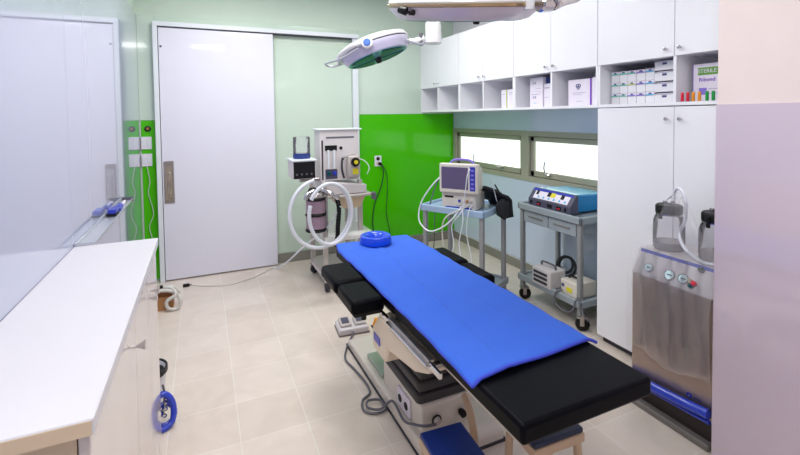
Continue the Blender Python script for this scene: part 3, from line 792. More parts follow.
# cables around the monitor
def cable(label, pts, r, m, cat='cable', name='cable', grp='monitor leads'):
    p0 = V(pts[0]); return solo(name, MB(p0).tube(pts, r, 7), m, label, cat, p0, grp)
cable('pale green tube looping left of the patient monitor', [on1(.10, .34, 1.0), on1(.09, .40, .98), on1(.04, .46, .9), on1(.0, .52, .78), on1(-.04, .51, .66), on1(-.06, .42, .60), on1(-.06, .33, .62), on1(-.06, .22, .70), on1(-.01, .16, .80)], .0055, 'hose')
cable('grey lead from the monitor back down to the trolley edge', [on1(.09, .33, 1.05), on1(.10, .40, 1.0), on1(.08, .45, .88), on1(.05, .47, .768)], .005, 'cord_grey')
cable('white lead crossing the screen and falling past the trolley top', [on1(.10, .11, 1.09), on1(-.02, .10, 1.05), on1(-.028, .12, .92), on1(-.03, .14, .80), on1(-.05, .13, .70), on1(-.05, .16, .55), on1(-.06, .14, .42), on1(-.03, .19, .30)], .0038, 'hose')
cable('white lead hanging in a wavy line below the module', [on1(.015, .15, .815), on1(-.045, .15, .76), on1(-.05, .22, .66), on1(-.055, .20, .52), on1(-.05, .26, .40), on1(-.04, .24, .32)], .0034, 'hose')
cable('thin white lead hanging nearest the front trolley leg', [on1(.015, .09, .815), on1(-.04, .09, .77), on1(-.05, .10, .62), on1(-.06, .06, .46), on1(-.05, .08, .34), on1(-.07, .05, .28)], .003, 'hose')
cable('thick grey lead from the module over the tray edge', [on1(.015, .12, .81), on1(-.03, .14, .79), on1(-.06, .26, .72), on1(-.05, .30, .60), on1(-.04, .27, .38), on1(.03, .25, .208)], .0055, 'cord_white')
cable('white lead from monitor side down behind black cuff', [on1(.12, .0, 1.0), on1(.16, -.012, .9), on1(.19, -.02, .82), on1(.24, -.024, .79), on1(.30, -.03, .70), on1(.25, -.035, .68), on1(.20, -.03, .76)], .003, 'hose')
cable('black hose rising from the cuff behind the monitor', [on1(.26, .03, .93), on1(.30, .02, .88), on1(.335, .0, .82)], .006, 'cord_dark')

# black pressure cuff draped over the trolley corner
t = thing('pressure_cuff', 'black folded pressure cuff hanging off the monitor trolley', 'cuff', on1(.205, .0, .786), A1)
t.scale = (1.25, 1.25, 1.25)
b = MB()
def sheet(b, rows, th=.012):
    n = len(rows[0]); vs = [V(p) for r in rows for p in r]
    F = []
    for j in range(len(rows)-1):
        for i in range(n-1): F.append((j*n+i, j*n+i+1, (j+1)*n+i+1, (j+1)*n+i))
    b._new(vs, F, True)
sheet(b, [[(-.03, -.03, .10), (-.01, .06, .115), (0, .13, .10)], [(.0, -.045, .075), (.03, .06, .08), (.04, .15, .07)], [(.06, -.055, .055), (.08, .05, .04), (.09, .14, .035)], [(.112, -.055, .022), (.115, .03, .015), (.118, .10, .015)], [(.122, -.055, -.04), (.124, .03, -.04), (.124, .08, -.035)], [(.122, -.06, -.08), (.124, .0, -.10), (.122, .04, -.085)]])
cf = b.build('cuff_fabric', 'cuff', t)
md = cf.modifiers.new('sub', 'SUBSURF'); md.subdivision_type = 'SIMPLE'; md.levels = 1; md.render_levels = 1
md = cf.modifiers.new('thick', 'SOLIDIFY'); md.thickness = .014; md.offset = 1
b = MB(); sheet(b, [[(-.05, -.036, .02), (.02, -.040, .05), (.08, -.045, .03)], [(-.05, -.040, -.02), (.02, -.044, -.03), (.09, -.05, -.02)], [(-.03, -.042, -.05), (.03, -.046, -.085), (.08, -.052, -.06)]])
cf = b.build('cuff_flap', 'cuff', t)
md = cf.modifiers.new('sub', 'SUBSURF'); md.subdivision_type = 'SIMPLE'; md.levels = 1; md.render_levels = 1
md = cf.modifiers.new('thick', 'SOLIDIFY'); md.thickness = .012; md.offset = 1

# electrosurgical unit
t = thing('electrosurgical_unit', 'bright blue surgical generator with a slate control panel', 'medical device', (2.42, 2.42, .752)); o = V((2.42, 2.42, .752))
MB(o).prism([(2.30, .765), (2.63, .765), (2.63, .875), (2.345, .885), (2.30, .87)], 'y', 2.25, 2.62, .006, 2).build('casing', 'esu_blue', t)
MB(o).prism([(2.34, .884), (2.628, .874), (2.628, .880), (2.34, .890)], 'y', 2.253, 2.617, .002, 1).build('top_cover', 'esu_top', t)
pn = MB(o).prism([(2.262, .762), (2.262, .815), (2.318, .890), (2.34, .893), (2.34, .762)], 'y', 2.225, 2.645, .006, 2).build('front_panel', 'esu_grey', t)
sl = V((2.318-2.262, 0, .890-.815)).normalized(); nr = V((-sl.z, 0, sl.x))
def on_panel(y0, y1, s0, s1, th, nm, m):
    p = V((2.262, 0, .815)); b = MB(o)
    pts = []
    for yy in (y0, y1):
        for ss in (s0, s1):
            for tt in (-.001, th): q = p+sl*ss*.0936+nr*tt; pts.append((q.x, yy, q.z))
    vs, F = b._new(pts, [(0, 1, 3, 2), (4, 6, 7, 5), (0, 4, 5, 1), (2, 3, 7, 6), (1, 5, 7, 3), (0, 2, 6, 4)])
    bmesh.ops.recalc_face_normals(b.bm, faces=F)
    return b.build(nm, m, pn)
on_panel(2.26, 2.60, .12, .78, .002, 'display_board', 'carton')
on_panel(2.24, 2.63, .80, .98, .002, 'blue_band', 'blue_panel')
for y0, y1, m, nm in ((2.56, 2.585, 'black', 'display'), (2.44, 2.47, 'black', 'display'), (2.395, 2.437, 'yellow', 'yellow_key'), (2.31, 2.34, 'black', 'display')):
    on_panel(y0, y1, .45, .82, .004, nm, m)
for k in range(6): on_panel(2.28+k*.052, 2.295+k*.052, .2, .36, .004, 'key', 'label_blue')
for y, w_ in ((2.61, .022), (2.53, .045), (2.42, .045), (2.33, .045), (2.27, .02)):
    MB(o).box(2.2585, 2.264, y-w_/2, y+w_/2, .776, .803, .003, 1).build('output_port', 'black', pn)
for y in (2.53, 2.33): MB(o).box(2.2575, 2.26, y-.015, y+.015, .783, .792, .002, 1).build('port_mark', 'red', pn)

# two devices on the lower shelf
t = thing('small_white_device', 'small white cased device with vents and carrying handle', 'medical device', (2.31, 2.48, .191), 0)
MB().box(-.075, .075, -.095, .095, .0, .13, .010, 3).build('casing', 'machine', t)
for k in range(3): MB().box(-.079, -.072, -.065, .075, .022+k*.032, .042+k*.032, .003, 1).build('vent', 'rubber', t)
MB().tube([(0, -.07, .128), (0, -.065, .155), (0, 0, .160), (0, .065, .155), (0, .07, .128)], .008, 8).build('handle', 'cord_grey', t)
t = thing('beige_device', 'beige cased device with a yellow sticker on lower shelf', 'medical device', (2.37, 2.255, .191), 0)
MB().box(-.09, .09, -.075, .075, .0, .105, .008, 3).build('casing', 'base_w', t)
MB().box(-.0925, -.088, -.03, .02, .03, .062, .001, 1).build('yellow_sticker', 'yellow', t)
MB().box(-.0925, -.088, .04, .065, .055, .075, .001, 1).build('display', 'ink', t)
MB().tube([(-.03, -.05, .104), (-.03, -.045, .122), (-.03, .045, .122), (-.03, .05, .104)], .008, 8).build('handle', 'black', t)
cable('grey cable drooping over the lower shelf edge to the left', [(2.27, 2.30, .225), (2.235, 2.33, .20), (2.232, 2.33, .13), (2.236, 2.25, .10), (2.238, 2.18, .13), (2.245, 2.16, .20), (2.30, 2.165, .23)], .006, 'cord_grey', grp='trolley cables')
cable('dark cable drooping beside the front trolley leg', [(2.30, 2.20, .23), (2.232, 2.12, .21), (2.232, 2.07, .13), (2.26, 2.06, .10)], .005, 'cord_grey', grp='trolley cables')
t = thing('cable_coil', 'dark cable coil at the back of the lower shelf', 'cable', (2.52, 2.52, .195))
MB().torus((0, 0, .085), .075, .010, (-.9, -.3, .3), 30, 8).torus((.02, .02, .09), .06, .010, (-.9, -.1, .4), 30, 8).build('coil', 'rubber', t)

# ------------------------------------------------------------------ anaesthesia machine
AX, AY = .88, 3.62
t = thing('anaesthesia_machine', 'light grey anaesthesia machine on casters before the back wall', 'medical device', (1.08, 3.8, 0)); o = V(t.location)
# posts and shelves
for x, y in ((.915, 3.56), (1.25, 3.64), (.915, 4.02), (1.25, 4.02)):
    MB(o).box(x-.019, x+.019, y-.019, y+.019, .105, .90, .003, 1).build('post', 'machine2', t)
MB(o).box(.90, 1.335, 3.50, 4.05, .42, .455, .006, 2).build('lower_shelf', 'lamp_w', t)
MB(o).box(.90, 1.30, 3.66, 4.05, .12, .15, .006, 2).build('base_frame', 'machine2', t)
MB(o).box(.90, .94, 3.50, 4.05, .085, .125, .006, 2).build('base_rail', 'machine', t)
MB(o).box(1.23, 1.27, 3.62, 4.05, .085, .125, .006, 2).build('base_rail', 'machine', t)
MB(o).box(.90, 1.345, 3.56, 4.05, .765, .785, .004, 1).build('worktop', 'machine2', t)
MB(o).prism([(.92, .79), (1.30, .79), (1.30, .86), (.94, .90), (.92, .90)], 'y', 3.60, 4.02, .006, 2).build('drawer_unit', 'machine', t)
MB(o).prism([(1.02, .765), (1.30, .765), (1.25, .66), (1.10, .66)], 'y', 3.62, 3.98, .004, 1).build('under_tray', 'edge_beige', t)
MB(o).box(1.325, 1.355, 3.51, 3.56, .735, .80, .005, 1).build('rail_end', 'cord_grey', t)
# column
cx0, cx1, cy = .912, 1.258, 3.68
cl = MB(o).box(cx0, cx1, cy, cy+.20, .90, 1.335, .005, 2).build('column', 'machine', t)
MB(o).box(cx0-.02, cx1+.03, cy-.012, cy+.21, 1.335, 1.348, .004, 2).build('top_shelf', 'frame_w', t)
MB(o).box(cx0+.015, cx0+.028, cy-.004, cy+.002, .91, 1.25, .001, 1).build('seam_strip', 'rubber', cl)
MB(o).box(cx0+.055, cx1-.04, cy-.003, cy+.002, 1.265, 1.28, .002, 1).build('slot', 'cord_grey', cl)
fm = MB(o).box(cx0+.045, cx0+.15, cy-.006, cy+.002, 1.16, 1.205, .002, 1).build('flowmeter_head', 'black', cl)
for k in (0, 1):
    MB(o).cyl((cx0+.072+k*.05, cy-.012, 1.005), (cx0+.072+k*.05, cy-.012, 1.165), .010, n=12).build('flow_tube', 'frame_w', fm)
    kn = MB(o).lathe([(.016, 0), (.018, .006), (.016, .03), (0, .032)], (cx0+.072+k*.05, cy, .965), (0, -1, 0), 14).build('flow_knob', 'blue_panel' if k else 'lens_g', cl)
MB(o).box(cx0+.045, cx0+.15, cy-.004, cy+.002, .915, 1.0, .002, 1).build('knob_plate', 'esu_grey', cl)
MB(o).lathe([(.014, 0), (.014, .006), (.008, .008), (0, .008)], (cx0+.185, cy, 1.18), (0, -1, 0), 16).build('dial', 'black', cl)
# vaporiser
vp = MB(o).box(cx0+.225, cx0+.335, cy-.085, cy, .925, 1.115, .018, 3).build('vaporiser', 'machine2', t)
MB(o).lathe([(.038, 0), (.040, .008), (.036, .022), (0, .024)], (cx0+.285, cy-.085, 1.06), (0, -1, 0), 24).build('vaporiser_dial', 'black', vp)
MB(o).lathe([(.018, 0), (.018, .006), (0, .007)], (cx0+.285, cy-.109, 1.06), (0, -1, 0), 18).build('dial_face', 'yellow', vp)
MB(o).box(cx0+.262, cx0+.312, cy-.090, cy-.083, .955, 1.005, .002, 1).build('yellow_label', 'yellow', vp)
MB(o).tube([(cx0+.20, cy-.02, 1.085), (cx0+.185, cy-.035, 1.08), (cx0+.182, cy-.035, 1.0), (cx0+.20, cy-.035, .92)], .009, 8).build('gas_pipe', 'rubber', t)
MB(o).tube([(cx0+.18, cy-.03, 1.10), (cx0+.23, cy-.06, 1.11), (cx0+.30, cy-.04, 1.12)], .007, 8).build('gas_pipe', 'chrome', t)
MB(o).tube([(cx1-.02, cy+.02, 1.08), (cx1+.05, cy, 1.06), (cx1+.09, cy-.02, 1.0), (cx1+.07, cy-.02, .94)], .004, 8).build('sampling_line', 'hose', t)
# ventilator box on bracket arm
vb = MB(o).box(.665, .85, 3.58, 3.80, .945, 1.09, .006, 2).build('ventilator', 'machine', t)
MB(o).box(.670, .845, 3.576, 3.584, .950, 1.085, .002, 1).build('ventilator_panel', 'black', vb)
for k in range(4): MB(o).lathe([(.008, 0), (.007, .01), (0, .011)], (.695+k*.04, 3.576, .985), (0, -1, 0), 12).build('control_knob', 'cord_grey', vb)
MB(o).box(.655, .86, 3.57, 3.81, 1.09, 1.105, .004, 2).build('ventilator_lid', 'frame_w', vb)
MB(o).lathe([(.068, 0), (.072, .012), (.070, .045), (0, .045)], (.76, 3.69, 1.105), n=28).build('bellows_base', 'carton_blue', vb)
dm = MB(o).lathe([(.070, 0), (.070, .125), (.066, .135), (.0, .14)], (.76, 3.69, 1.152), n=28).build('bellows_dome', 'jar', vb)
MB(o).cyl((.74, 3.69, .92), (.86, 3.72, .92), .014).build('bracket', 'steel', t)
MB(o).box(.84, .90, 3.66, 3.74, .91, .935, .003, 1).build('bracket', 'steel', t)
# absorber canisters
ab = MB(o).cyl((.83, 3.52, .80), (.83, 3.52, .84), .085, .075, n=28, bev=.006).build('absorber_head', 'steel', t)
for k, z in enumerate((.54, .665)):
    MB(o).cyl((.83, 3.52, z+.012), (.83, 3.52, z+.112), .078, n=28).build('canister', 'pinkish', ab)
for z in (.525, .652, .782): MB(o).cyl((.83, 3.52, z), (.83, 3.52, z+.018), .086, n=28, bev=.004).build('canister_ring', 'black', ab)
MB(o).cyl((.925, 3.545, .50), (.925, 3.545, .84), .012).build('absorber_rod', 'chrome', ab)
MB(o).lathe([(.03, 0), (.035, .01), (.035, .03), (.02, .045), (0, .045)], (.80, 3.49, .84), n=18).build('valve', 'black', ab)
MB(o).lathe([(.03, 0), (.035, .01), (.035, .03), (.025, .04), (0, .045)], (.88, 3.51, .84), n=18).build('valve', 'chrome', ab)
MB(o).tube([(.80, 3.46, .86), (.75, 3.44, .84), (.73, 3.44, .80)], .02, 10).build('port', 'chrome', ab)
MB(o).tube([(.88, 3.48, .86), (.94, 3.44, .83), (1.0, 3.44, .79)], .02, 10).build('port', 'chrome', ab)
MB(o).tube([(1.0, 3.50, .78), (1.01, 3.47, .70), (.995, 3.46, .55), (.99, 3.46, .47), (.96, 3.44, .40)], .021, 10, ring=.012).build('breathing_bag_hose', 'black', t)
for x, y, a in ((.915, 3.52, 1), (1.25, 3.64, 2), (.915, 4.02, .5), (1.25, 4.02, 0)): caster(t, x-1.08, y-3.8, 1.25, a)
# corrugated breathing hoses
t = thing('breathing_hose', 'large white corrugated breathing hose looped before anaesthesia machine', 'hose', (.89, 3.35, .6), group='corrugated breathing hoses'); o = V(t.location)
def circ(cx_, cz_, rx, rz_, y, a0, a1, n=20, dy=0):
    return [(cx_+rx*cos(R(a0+(a1-a0)*i/n)), y+dy*i/n, cz_+rz_*sin(R(a0+(a1-a0)*i/n))) for i in range(n+1)]
MB(o).tube(circ(.825, .70, .235, .265, 3.36, 100, 420, 30, -.03), .0165, 10, 4, ring=.011).build('hose_loop', 'hose', t)
t = thing('breathing_hose', 'smaller white corrugated breathing hose inside the larger loop', 'hose', (.95, 3.3, .6), group='corrugated breathing hoses'); o = V(t.location)
MB(o).tube(circ(.895, .70, .17, .235, 3.31, 150, -200, 30, -.02), .0165, 10, 4, ring=.011).build('hose_loop', 'hose', t)
solo('clear_tube', MB((.8, 3.4, .5)).tube([(1.02, 3.46, .72), (.93, 3.5, .56), (.84, 3.62, .44), (.78, 3.85, .30), (.70, 4.10, .12), (.63, 4.28, .012), (.60, 4.30, .01)], .008, 8), 'hose',
     'straight translucent tube slanting from the machine down to the floor', 'tube', (.8, 3.4, .5))

# wall socket with plugs and cords
t = thing('wall_socket', 'white double wall socket on the vivid green glass', 'socket', (1.737, YB-.007, .965))
MB().box(-.04, .04, -.010, 0, -.058, .058, .004, 2).build('plate', 'carton', t)
for z in (-.025, .025): MB().lathe([(.02, 0), (.02, .002), (.0, .002)], (0, -.0095, z), (0, -1, 0), 18).build('socket_well', 'black' if z > 0 else 'machine2', t)
t = thing('socket_plug', 'dark plug pushed into the green-wall socket', 'plug', (1.755, YB-.018, .935))
MB().cyl((0, 0, 0), (0, -.035, 0), .018, .014, bev=.003).build('plug_body', 'black', t)
cable('thicker dark cord curving down the green glass wall', [(1.76, 4.41, .93), (1.79, 4.41, .85), (1.765, 4.43, .68), (1.69, 4.435, .50), (1.665, 4.435, .30), (1.69, 4.43, .10), (1.70, 4.40, .01)], .006, 'cord_dark', grp='cords below the wall socket')
cable('thin cord hanging straighter right of the thick cord', [(1.765, 4.41, .94), (1.83, 4.42, .82), (1.84, 4.435, .60), (1.825, 4.435, .40), (1.86, 4.435, .20), (1.88, 4.43, .05), (1.90, 4.40, .01)], .004, 'cord_dark', grp='cords below the wall socket')
cable('black cord hanging behind the monitor trolley by the wall', [on1(.2, .44, .75), on1(.22, .53, .68), on1(.24, .56, .4), on1(.20, .58, .15), on1(.24, .62, .01)], .004, 'cord_grey', grp='monitor leads')

# ------------------------------------------------------------------ suction machine
t = thing('suction_machine', 'stainless suction machine with sloped gauge panel and blue stripe', 'medical device', (2.10, 1.32, 0)); o = V(t.location)
SX, SY0, SY1 = 1.955, 1.125, 1.515
MB(o).box(SX, 2.245, SY0, SY1, .115, .655, .006, 2).build('body', 'steel_warm', t)
pn = MB(o).prism([(SX-.006, .655), (SX+.055, .775), (2.245, .775), (2.245, .655)], 'y', SY0, SY1, .005, 2).build('control_head', 'machine', t)
MB(o).box(SX+.005, 2.24, SY0+.005, SY1-.005, .03, .115).build('dark_base', 'dark_base', t)
MB(o).box(SX-.03, SX+.02, SY0, SY1+.02, .0, .03, .006, 1).build('base_step', 'plinth', t)
sl2 = V((.061, 0, .12)).normalized(); nr2 = V((-sl2.z, 0, sl2.x)); p0 = V((SX-.006, 0, .655))
def onp(s, y, d=.0): q = p0+sl2*s*.1346+nr2*d; return (q.x, y, q.z)
def patch(parent, y0, y1, s0, s1, th, nm, m):
    b = MB(o); pts = [onp(s, y, d_) for y in (y0, y1) for s in (s0, s1) for d_ in (-.001, th)]
    vs, F = b._new(pts, [(0, 1, 3, 2), (4, 6, 7, 5), (0, 4, 5, 1), (2, 3, 7, 6), (1, 5, 7, 3), (0, 2, 6, 4)])
    bmesh.ops.recalc_face_normals(b.bm, faces=F); return b.build(nm, m, parent)
patch(pn, 1.14, 1.495, .06, .90, .0015, 'panel_sheet', 'gauge' if 0 else 'machine')
patch(pn, 1.13, 1.50, .84, .96, .0025, 'blue_stripe', 'blue_panel')
for y, s, r in ((1.430, .34, .023), (1.325, .32, .025), (1.262, .34, .024)):
    g = MB(o).lathe([(r, 0), (r, .012), (r-.003, .016), (r-.005, .013), (0, .013)], onp(s, y), nr2, 24).build('gauge', 'chrome', pn)
    MB(o).lathe([(r-.004, .0135), (0, .0145)], onp(s, y), nr2, 20).build('gauge_face', 'gauge', g)
    q = onp(s, y, .0155); MB(o).box(q[0]-.002, q[0]+.002, q[1]-.014, q[1]+.006, q[2]-.0015, q[2]+.0015).build('needle', 'black', g)
for k, (y, s, m) in enumerate(((1.212, .30, 'red'), (1.228, .33, 'brass'), (1.20, .80, 'cord_dark'), (1.222, .2, 'lens_g'))):
    MB(o).lathe([(.010, 0), (.012, .012), (.010, .022), (0, .024)], onp(s, y), nr2, 14).build('valve_knob', m, pn)
lg = MB(o).torus((SX-.0005, 1.225, .187), .009, .003, (1, 0, 0), 18, 6).build('round_logo', 'blue_panel', t)
lettering('badge_lettering', 'SMS', .020, 'ink', t, frameM(V((SX-.001, 1.19, .187))-o, (0, -1, 0), (0, 0, 1)))
MB(o).tube([(SX-.02, SY1+.01, .145), (SX-.035, 1.40, .150), (SX-.035, 1.25, .160), (SX-.03, SY0+.0, .17)], .021, 10).build('foot_bumper', 'bluebag', t)
MB(o).tube([(SX-.015, SY1+.0, .118), (SX-.022, 1.40, .12), (SX-.022, 1.25, .125), (SX-.02, SY0+.0, .13)], .010, 10).build('foot_bumper', 'bluebag', t)
# jars
def sjar(label, x, y):
    t = thing('suction_jar', label, 'jar', (x, y, .776), group='suction jars')
    MB().lathe([(0, 0), (.062, 0), (.068, .008), (.070, .03), (.069, .135), (.062, .160), (.052, .172), (.052, .182)], n=32).build('jar_body', 'jar', t)
    MB().lathe([(0, .003), (.060, .003), (.063, .02), (.062, .038), (0, .038)], n=28).build('jar_base', 'machine2', t)
    l = MB().lathe([(.056, .178), (.060, .182), (.060, .212), (.054, .220), (0, .222)], n=32).build('jar_lid', 'black', t)
    MB().lathe([(.056, .170), (.060, .172), (.060, .177), (.056, .179)], n=32).build('clamp_band', 'chrome', t)
    MB().box(-.068, -.058, -.008, .008, .155, .205, .002, 1).build('clip', 'black', l)
    MB().cyl((0, -.02, .22), (0, -.02, .24), .010, n=12).build('spout', 'chrome', l)
    MB().cyl((0, .02, .22), (0, .02, .235), .010, n=12).build('spout', 'chrome', l)
    return t
sjar('clear suction jar with a dark lid, fully visible on the left', 2.10, 1.425)
sjar('clear suction jar with dark lid half hidden by partition wall', 2.12, 1.215)
cable('white suction tube arching up from the left jar lid', [(2.10, 1.405, 1.015), (2.10, 1.40, 1.06), (2.09, 1.37, 1.085), (2.07, 1.33, 1.06), (2.06, 1.315, .99), (2.055, 1.32, .93)], .008, 'hose', 'tube', 'suction_tube', 'suction tubes')
cable('white suction tube curling between the two jars', [(2.055, 1.32, .93), (2.03, 1.325, .88), (2.02, 1.30, .83), (2.02, 1.26, .80), (2.01, 1.21, .785), (2.015, 1.15, .787)], .008, 'hose', 'tube', 'suction_tube', 'suction tubes')
# plastic film over the machine
b = MB((2.10, 1.32, .3))
rows = []
prof = [(1.940, .275), (1.936, .33), (1.934, .42), (1.932, .52), (1.930, .60), (1.934, .66), (1.965, .73), (1.997, .795), (2.02, .83), (2.03, .90), (2.035, .96), (2.045, 1.02), (2.08, 1.05)]
for k, (x, z) in enumerate(prof):
    row = []
    for i in range(41):
        y = SY1+.008-(SY1-SY0+.006)*i/40
        if k >= 8: y = y+(1.36-y)*min(1, (k-7.5)/5.5)**.8
        wv = .0045*sin(i*.9+k*.7)+.006*sin(i*.37-k*1.1)
        dz = .02*sin(i*.22)*(1 if k == 0 else .2)
        if k >= 9: dz += .01*sin(i*.3)
        row.append(V((x+wv-(.004 if k < 5 else 0), y, z+dz)))
    # left side return
    rows.append(row)
nn = min(len(r) for r in rows); rows = [r[len(r)-nn:] for r in rows]
b._new([p for r in rows for p in r], [(j*nn+i, j*nn+i+1, (j+1)*nn+i+1, (j+1)*nn+i) for j in range(len(rows)-1) for i in range(nn-1)], True)
solo('plastic_cover', b, 'film', 'clear plastic film draped over the suction machine', 'cover', (2.10, 1.32, .3))

# ------------------------------------------------------------------ surgical lights
def basis(xd, zd, org):
    z = V(zd).normalized(); x = V(xd); x = (x-z*x.dot(z)).normalized(); y = z.cross(x)
    m = Matrix.Identity(4)
    for i in range(3): m[i][0] = x[i]; m[i][1] = y[i]; m[i][2] = z[i]; m[i][3] = org[i]
    return m
# small lamp
LC = V((.980, 2.52, 1.850))
rr = V((cos(R(22)), -sin(R(22)), 0)); ff = V((sin(R(22)), cos(R(22)), 0)); up = V((0, 0, 1))
ax_x = rr*cos(R(19))+up*sin(R(19)); ax_z = up*cos(R(19))-rr*sin(R(19))
ax_z = (ax_z+ff*.055).normalized()
Bm = basis(ax_x, ax_z, LC)
t = thing('surgical_light', 'smaller dome operating light, tilted, with green lens underneath', 'surgical light', LC, group='ceiling-hung operating lights')
def loc3(m): # relative to the empty (no rotation)
    k = m.copy(); k.translation = m.translation-LC; return k
Bl = loc3(Bm) @ Matrix.Scale(.93, 4)
MB().lathe([(.198, -.048), (.21, -.044), (.226, -.012), (.232, .004), (.232, .016), (.226, .018)], n=48).build('lamp_shell', 'lamp_l', t, M=Bl)
MB().lathe([(0, -.050), (.200, -.050), (.200, -.045), (0, -.045)], n=48).build('lens_rim', 'lens_b', t, M=Bl)
for k in range(4):
    a0 = R(k*90+10); b = MB(); pts = [(.03*cos(a0+R(35)), .03*sin(a0+R(35)))]
    pts += [(.182*cos(a0+R(70*i/10)), .182*sin(a0+R(70*i/10))) for i in range(11)]
    b.prism(pts, 'z', -.0545, -.0495); b.build('lens_segment', 'lens_g', t, M=Bl)
MB().cyl((0, 0, -.085), (0, 0, -.05), .018, .024, bev=.003).build('centre_handle', 'black', t, M=Bl)
MB().lathe([(.226, .016), (.228, .024), (.222, .028), (.15, .03), (0, .03)], n=48).build('gap_band', 'seam', t, M=Bl)
MB().lathe([(.232, .024), (.235, .030), (.225, .052), (.15, .078), (.07, .088), (0, .09)], n=48).build('lamp_cover', 'lamp_w', t, M=Bl)
# yoke: bar over the near side with blue cap
yk = MB().tube([(-.05, -.236, .02), (-.13, -.215, .03), (-.22, -.13, .02), (-.25, 0, .01), (-.22, .13, .02), (-.13, .215, .03), (-.05, .236, .02)], .016, 10).build('yoke', 'lamp_w', t, M=Bl)
MB().cyl((-.04, -.262, .012), (-.04, -.225, .012), .036, n=24, bev=.006).build('pivot', 'lamp_w', yk)
MB().cyl((-.04, -.270, .012), (-.04, -.258, .012), .022, n=24, bev=.004).build('pivot_cap', 'blue_cap', yk)
# grip loop at left and side arm
MB().tube([(-.10, -.24, .0), (-.22, -.22, -.02), (-.31, -.16, -.005), (-.33, -.10, .0), (-.30, -.04, -.012), (-.24, -.02, -.015)], .006, 8).build('grip_loop', 'alu_light', t, M=Bl)
J = V((1.262, 2.42, 1.925))-LC
e = (Bl @ V((.225, .0, -.02)))
MB().tube([e, e.lerp(J, .5)+V((0, 0, -.005)), J], .018, 10).build('support_arm', 'lamp_w', t)
MB().tube([Bl @ V((.20, -.09, -.02)), e.lerp(J, .6)+V((0, -.03, -.03)), J+V((0, -.015, -.02))], .007, 8).build('support_rod', 'alu_light', t)
MB().cyl(J+V((-.02, 0, -.045)), J+V((-.02, 0, .03)), .012, n=14).build('arm_joint', 'cord_grey', t)
q = J+V((.055, -.02, 0))
MB().cyl(q+V((0, 0, -.035)), q+V((0, 0, .10)), .05, .048, n=28, bev=.006).build('drop_column', 'lamp_w', t)
MB().cyl(q+V((0, 0, .10)), q+V((0, 0, .83)), .034, n=24).build('drop_column', 'lamp_w', t)
MB().cyl(q+V((0, 0, ZC-.035-q.z-LC.z)), q+V((0, 0, ZC-.001-q.z-LC.z)), .11, n=32, bev=.006).build('ceiling_mount', 'lamp_w', t)
# large lamp
LC = V((.972, 1.52, 1.886))
view = (LC-V((0, 0, 1.45))).normalized()
az = V((0, 0, 1))
# tilt so that the underside is seen almost edge-on
hx = V((cos(R(24)), -sin(R(24)), 0)); fx = V((sin(R(24)), cos(R(24)), 0))
el = math.asin(view.z)
az = (up*cos(el+R(.6))-fx*sin(el+R(.6))).normalized()
axx = (hx+up*.015).normalized()
Bm = basis(axx, az, LC); Bl = loc3(Bm)
t = thing('surgical_light', 'larger dome operating light at the top edge of the view', 'surgical light', LC, group='ceiling-hung operating lights')
MB().lathe([(.238, -.048), (.256, -.044), (.288, -.016), (.300, -.004), (.300, .0)], n=64).build('lamp_shell', 'lamp_warm', t, M=Bl)
MB().lathe([(0, -.049), (.236, -.049), (.236, -.044), (0, -.044)], n=64).build('lens_rim', 'lens_b', t, M=Bl)
for k in range(6):
    a0 = R(k*60+5); b = MB(); pts = [(.04*cos(a0+R(25)), .04*sin(a0+R(25)))]
    pts += [(.232*cos(a0+R(50*i/10)), .232*sin(a0+R(50*i/10))) for i in range(11)]
    b.prism(pts, 'z', -.0505, -.0485); b.build('lens_segment', 'lens_g', t, M=Bl)
MB().cyl((.055, 0, -.070), (.055, 0, -.049), .013, .016, bev=.003).build('centre_handle', 'black', t, M=Bl)
MB().lathe([(.298, .0), (.306, .003), (.306, .010), (.298, .013)], n=64).build('metal_band', 'brass', t, M=Bl)
MB().lathe([(.298, .012), (.302, .018), (.29, .045), (.20, .085), (.10, .10), (0, .104)], n=64).build('lamp_cover', 'lamp_w', t, M=Bl)
MB().cyl((-.262, -.185, -.006), (-.232, -.20, -.014), .012, .015, bev=.003).cyl((-.225, -.205, -.016), (-.205, -.215, -.018), .010, bev=.002).build('side_knob', 'black', t, M=Bl)
MB().cyl((.20, -.235, -.012), (.20, -.235, .06), .022, n=20, bev=.004).build('pivot', 'lamp_w', t, M=Bl)
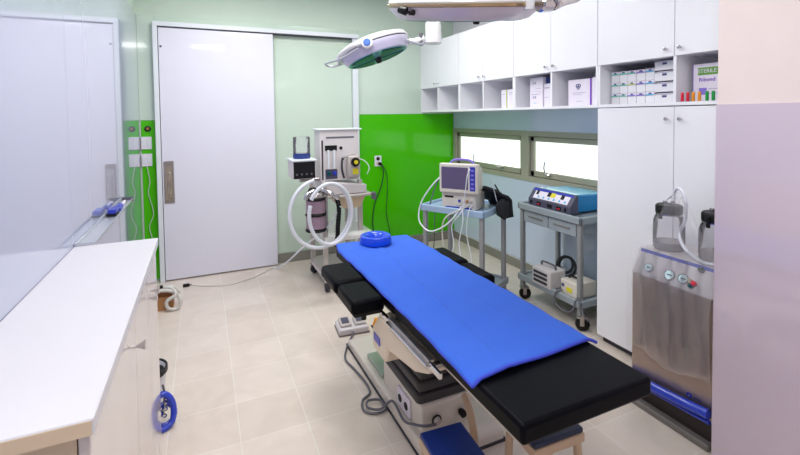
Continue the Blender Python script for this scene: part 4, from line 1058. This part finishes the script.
pv = MB().cyl((.215, -.285, .006), (.265, -.255, .006), .026, n=22, bev=.006).cyl((.265, -.255, .006), (.300, -.23, .01), .020, n=22, bev=.004).torus((.27, -.26, .012), .022, .006, (.7, .5, .2), 22, 8).build('arm_joint', 'chrome', t, M=Bl)
p = [Bl @ V((.255, -.245, .012)), Bl @ V((.33, -.20, .02)), Bl @ V((.40, -.10, .06)), V((.36, .18, .30)), V((.25, .45, .55)), V((.30, .62, .62))]
MB().tube(p, .021, 12).build('spring_arm', 'lamp_w', t)
q2 = V((.30, .62, .62))
MB().cyl(q2+V((0, 0, -.05)), V((q2.x, q2.y, ZC-LC.z-.001)), .034, n=24).build('drop_column', 'lamp_w', t)
MB().cyl(V((q2.x, q2.y, ZC-LC.z-.035)), V((q2.x, q2.y, ZC-LC.z-.001)), .10, n=32, bev=.006).build('ceiling_mount', 'lamp_w', t)

# ------------------------------------------------------------------ world, camera
wd = bpy.data.worlds.new('world'); sc.world = wd; wd.use_nodes = True
wd.node_tree.nodes['Background'].inputs[0].default_value = (.75, .85, 1, 1)
wd.node_tree.nodes['Background'].inputs[1].default_value = .4

cam = bpy.data.cameras.new('camera'); co = bpy.data.objects.new('camera', cam); C.objects.link(co)
yaw, pitch, roll = R(24.30), R(2.119), R(-.719)
F = V((sin(yaw)*cos(pitch), cos(yaw)*cos(pitch), -sin(pitch)))
r = V((cos(yaw), -sin(yaw), 0)); u = r.cross(F)
r2_ = r*cos(roll)+u*sin(roll); u2_ = -r*sin(roll)+u*cos(roll)
m = Matrix.Identity(4)
for i in range(3):
    m[i][0] = r2_[i]; m[i][1] = u2_[i]; m[i][2] = -F[i]
m[2][3] = 1.45
co.matrix_world = m
cam.sensor_fit = 'HORIZONTAL'; cam.sensor_width = 36; cam.lens = 440/800*36
cam.shift_x = 0.0; cam.shift_y = -(227.5-132.25)/800
cam.clip_start = .02
sc.camera = co
vs_ = sc.view_settings
sc.display_settings.display_device = 'sRGB'
vs_.view_transform = 'Standard'; vs_.look = 'None'; vs_.exposure = -0.08; vs_.gamma = 1; vs_.use_curve_mapping = False
sc.cycles.max_bounces = 8; sc.cycles.transparent_max_bounces = 16
sc.cycles.use_denoising = True
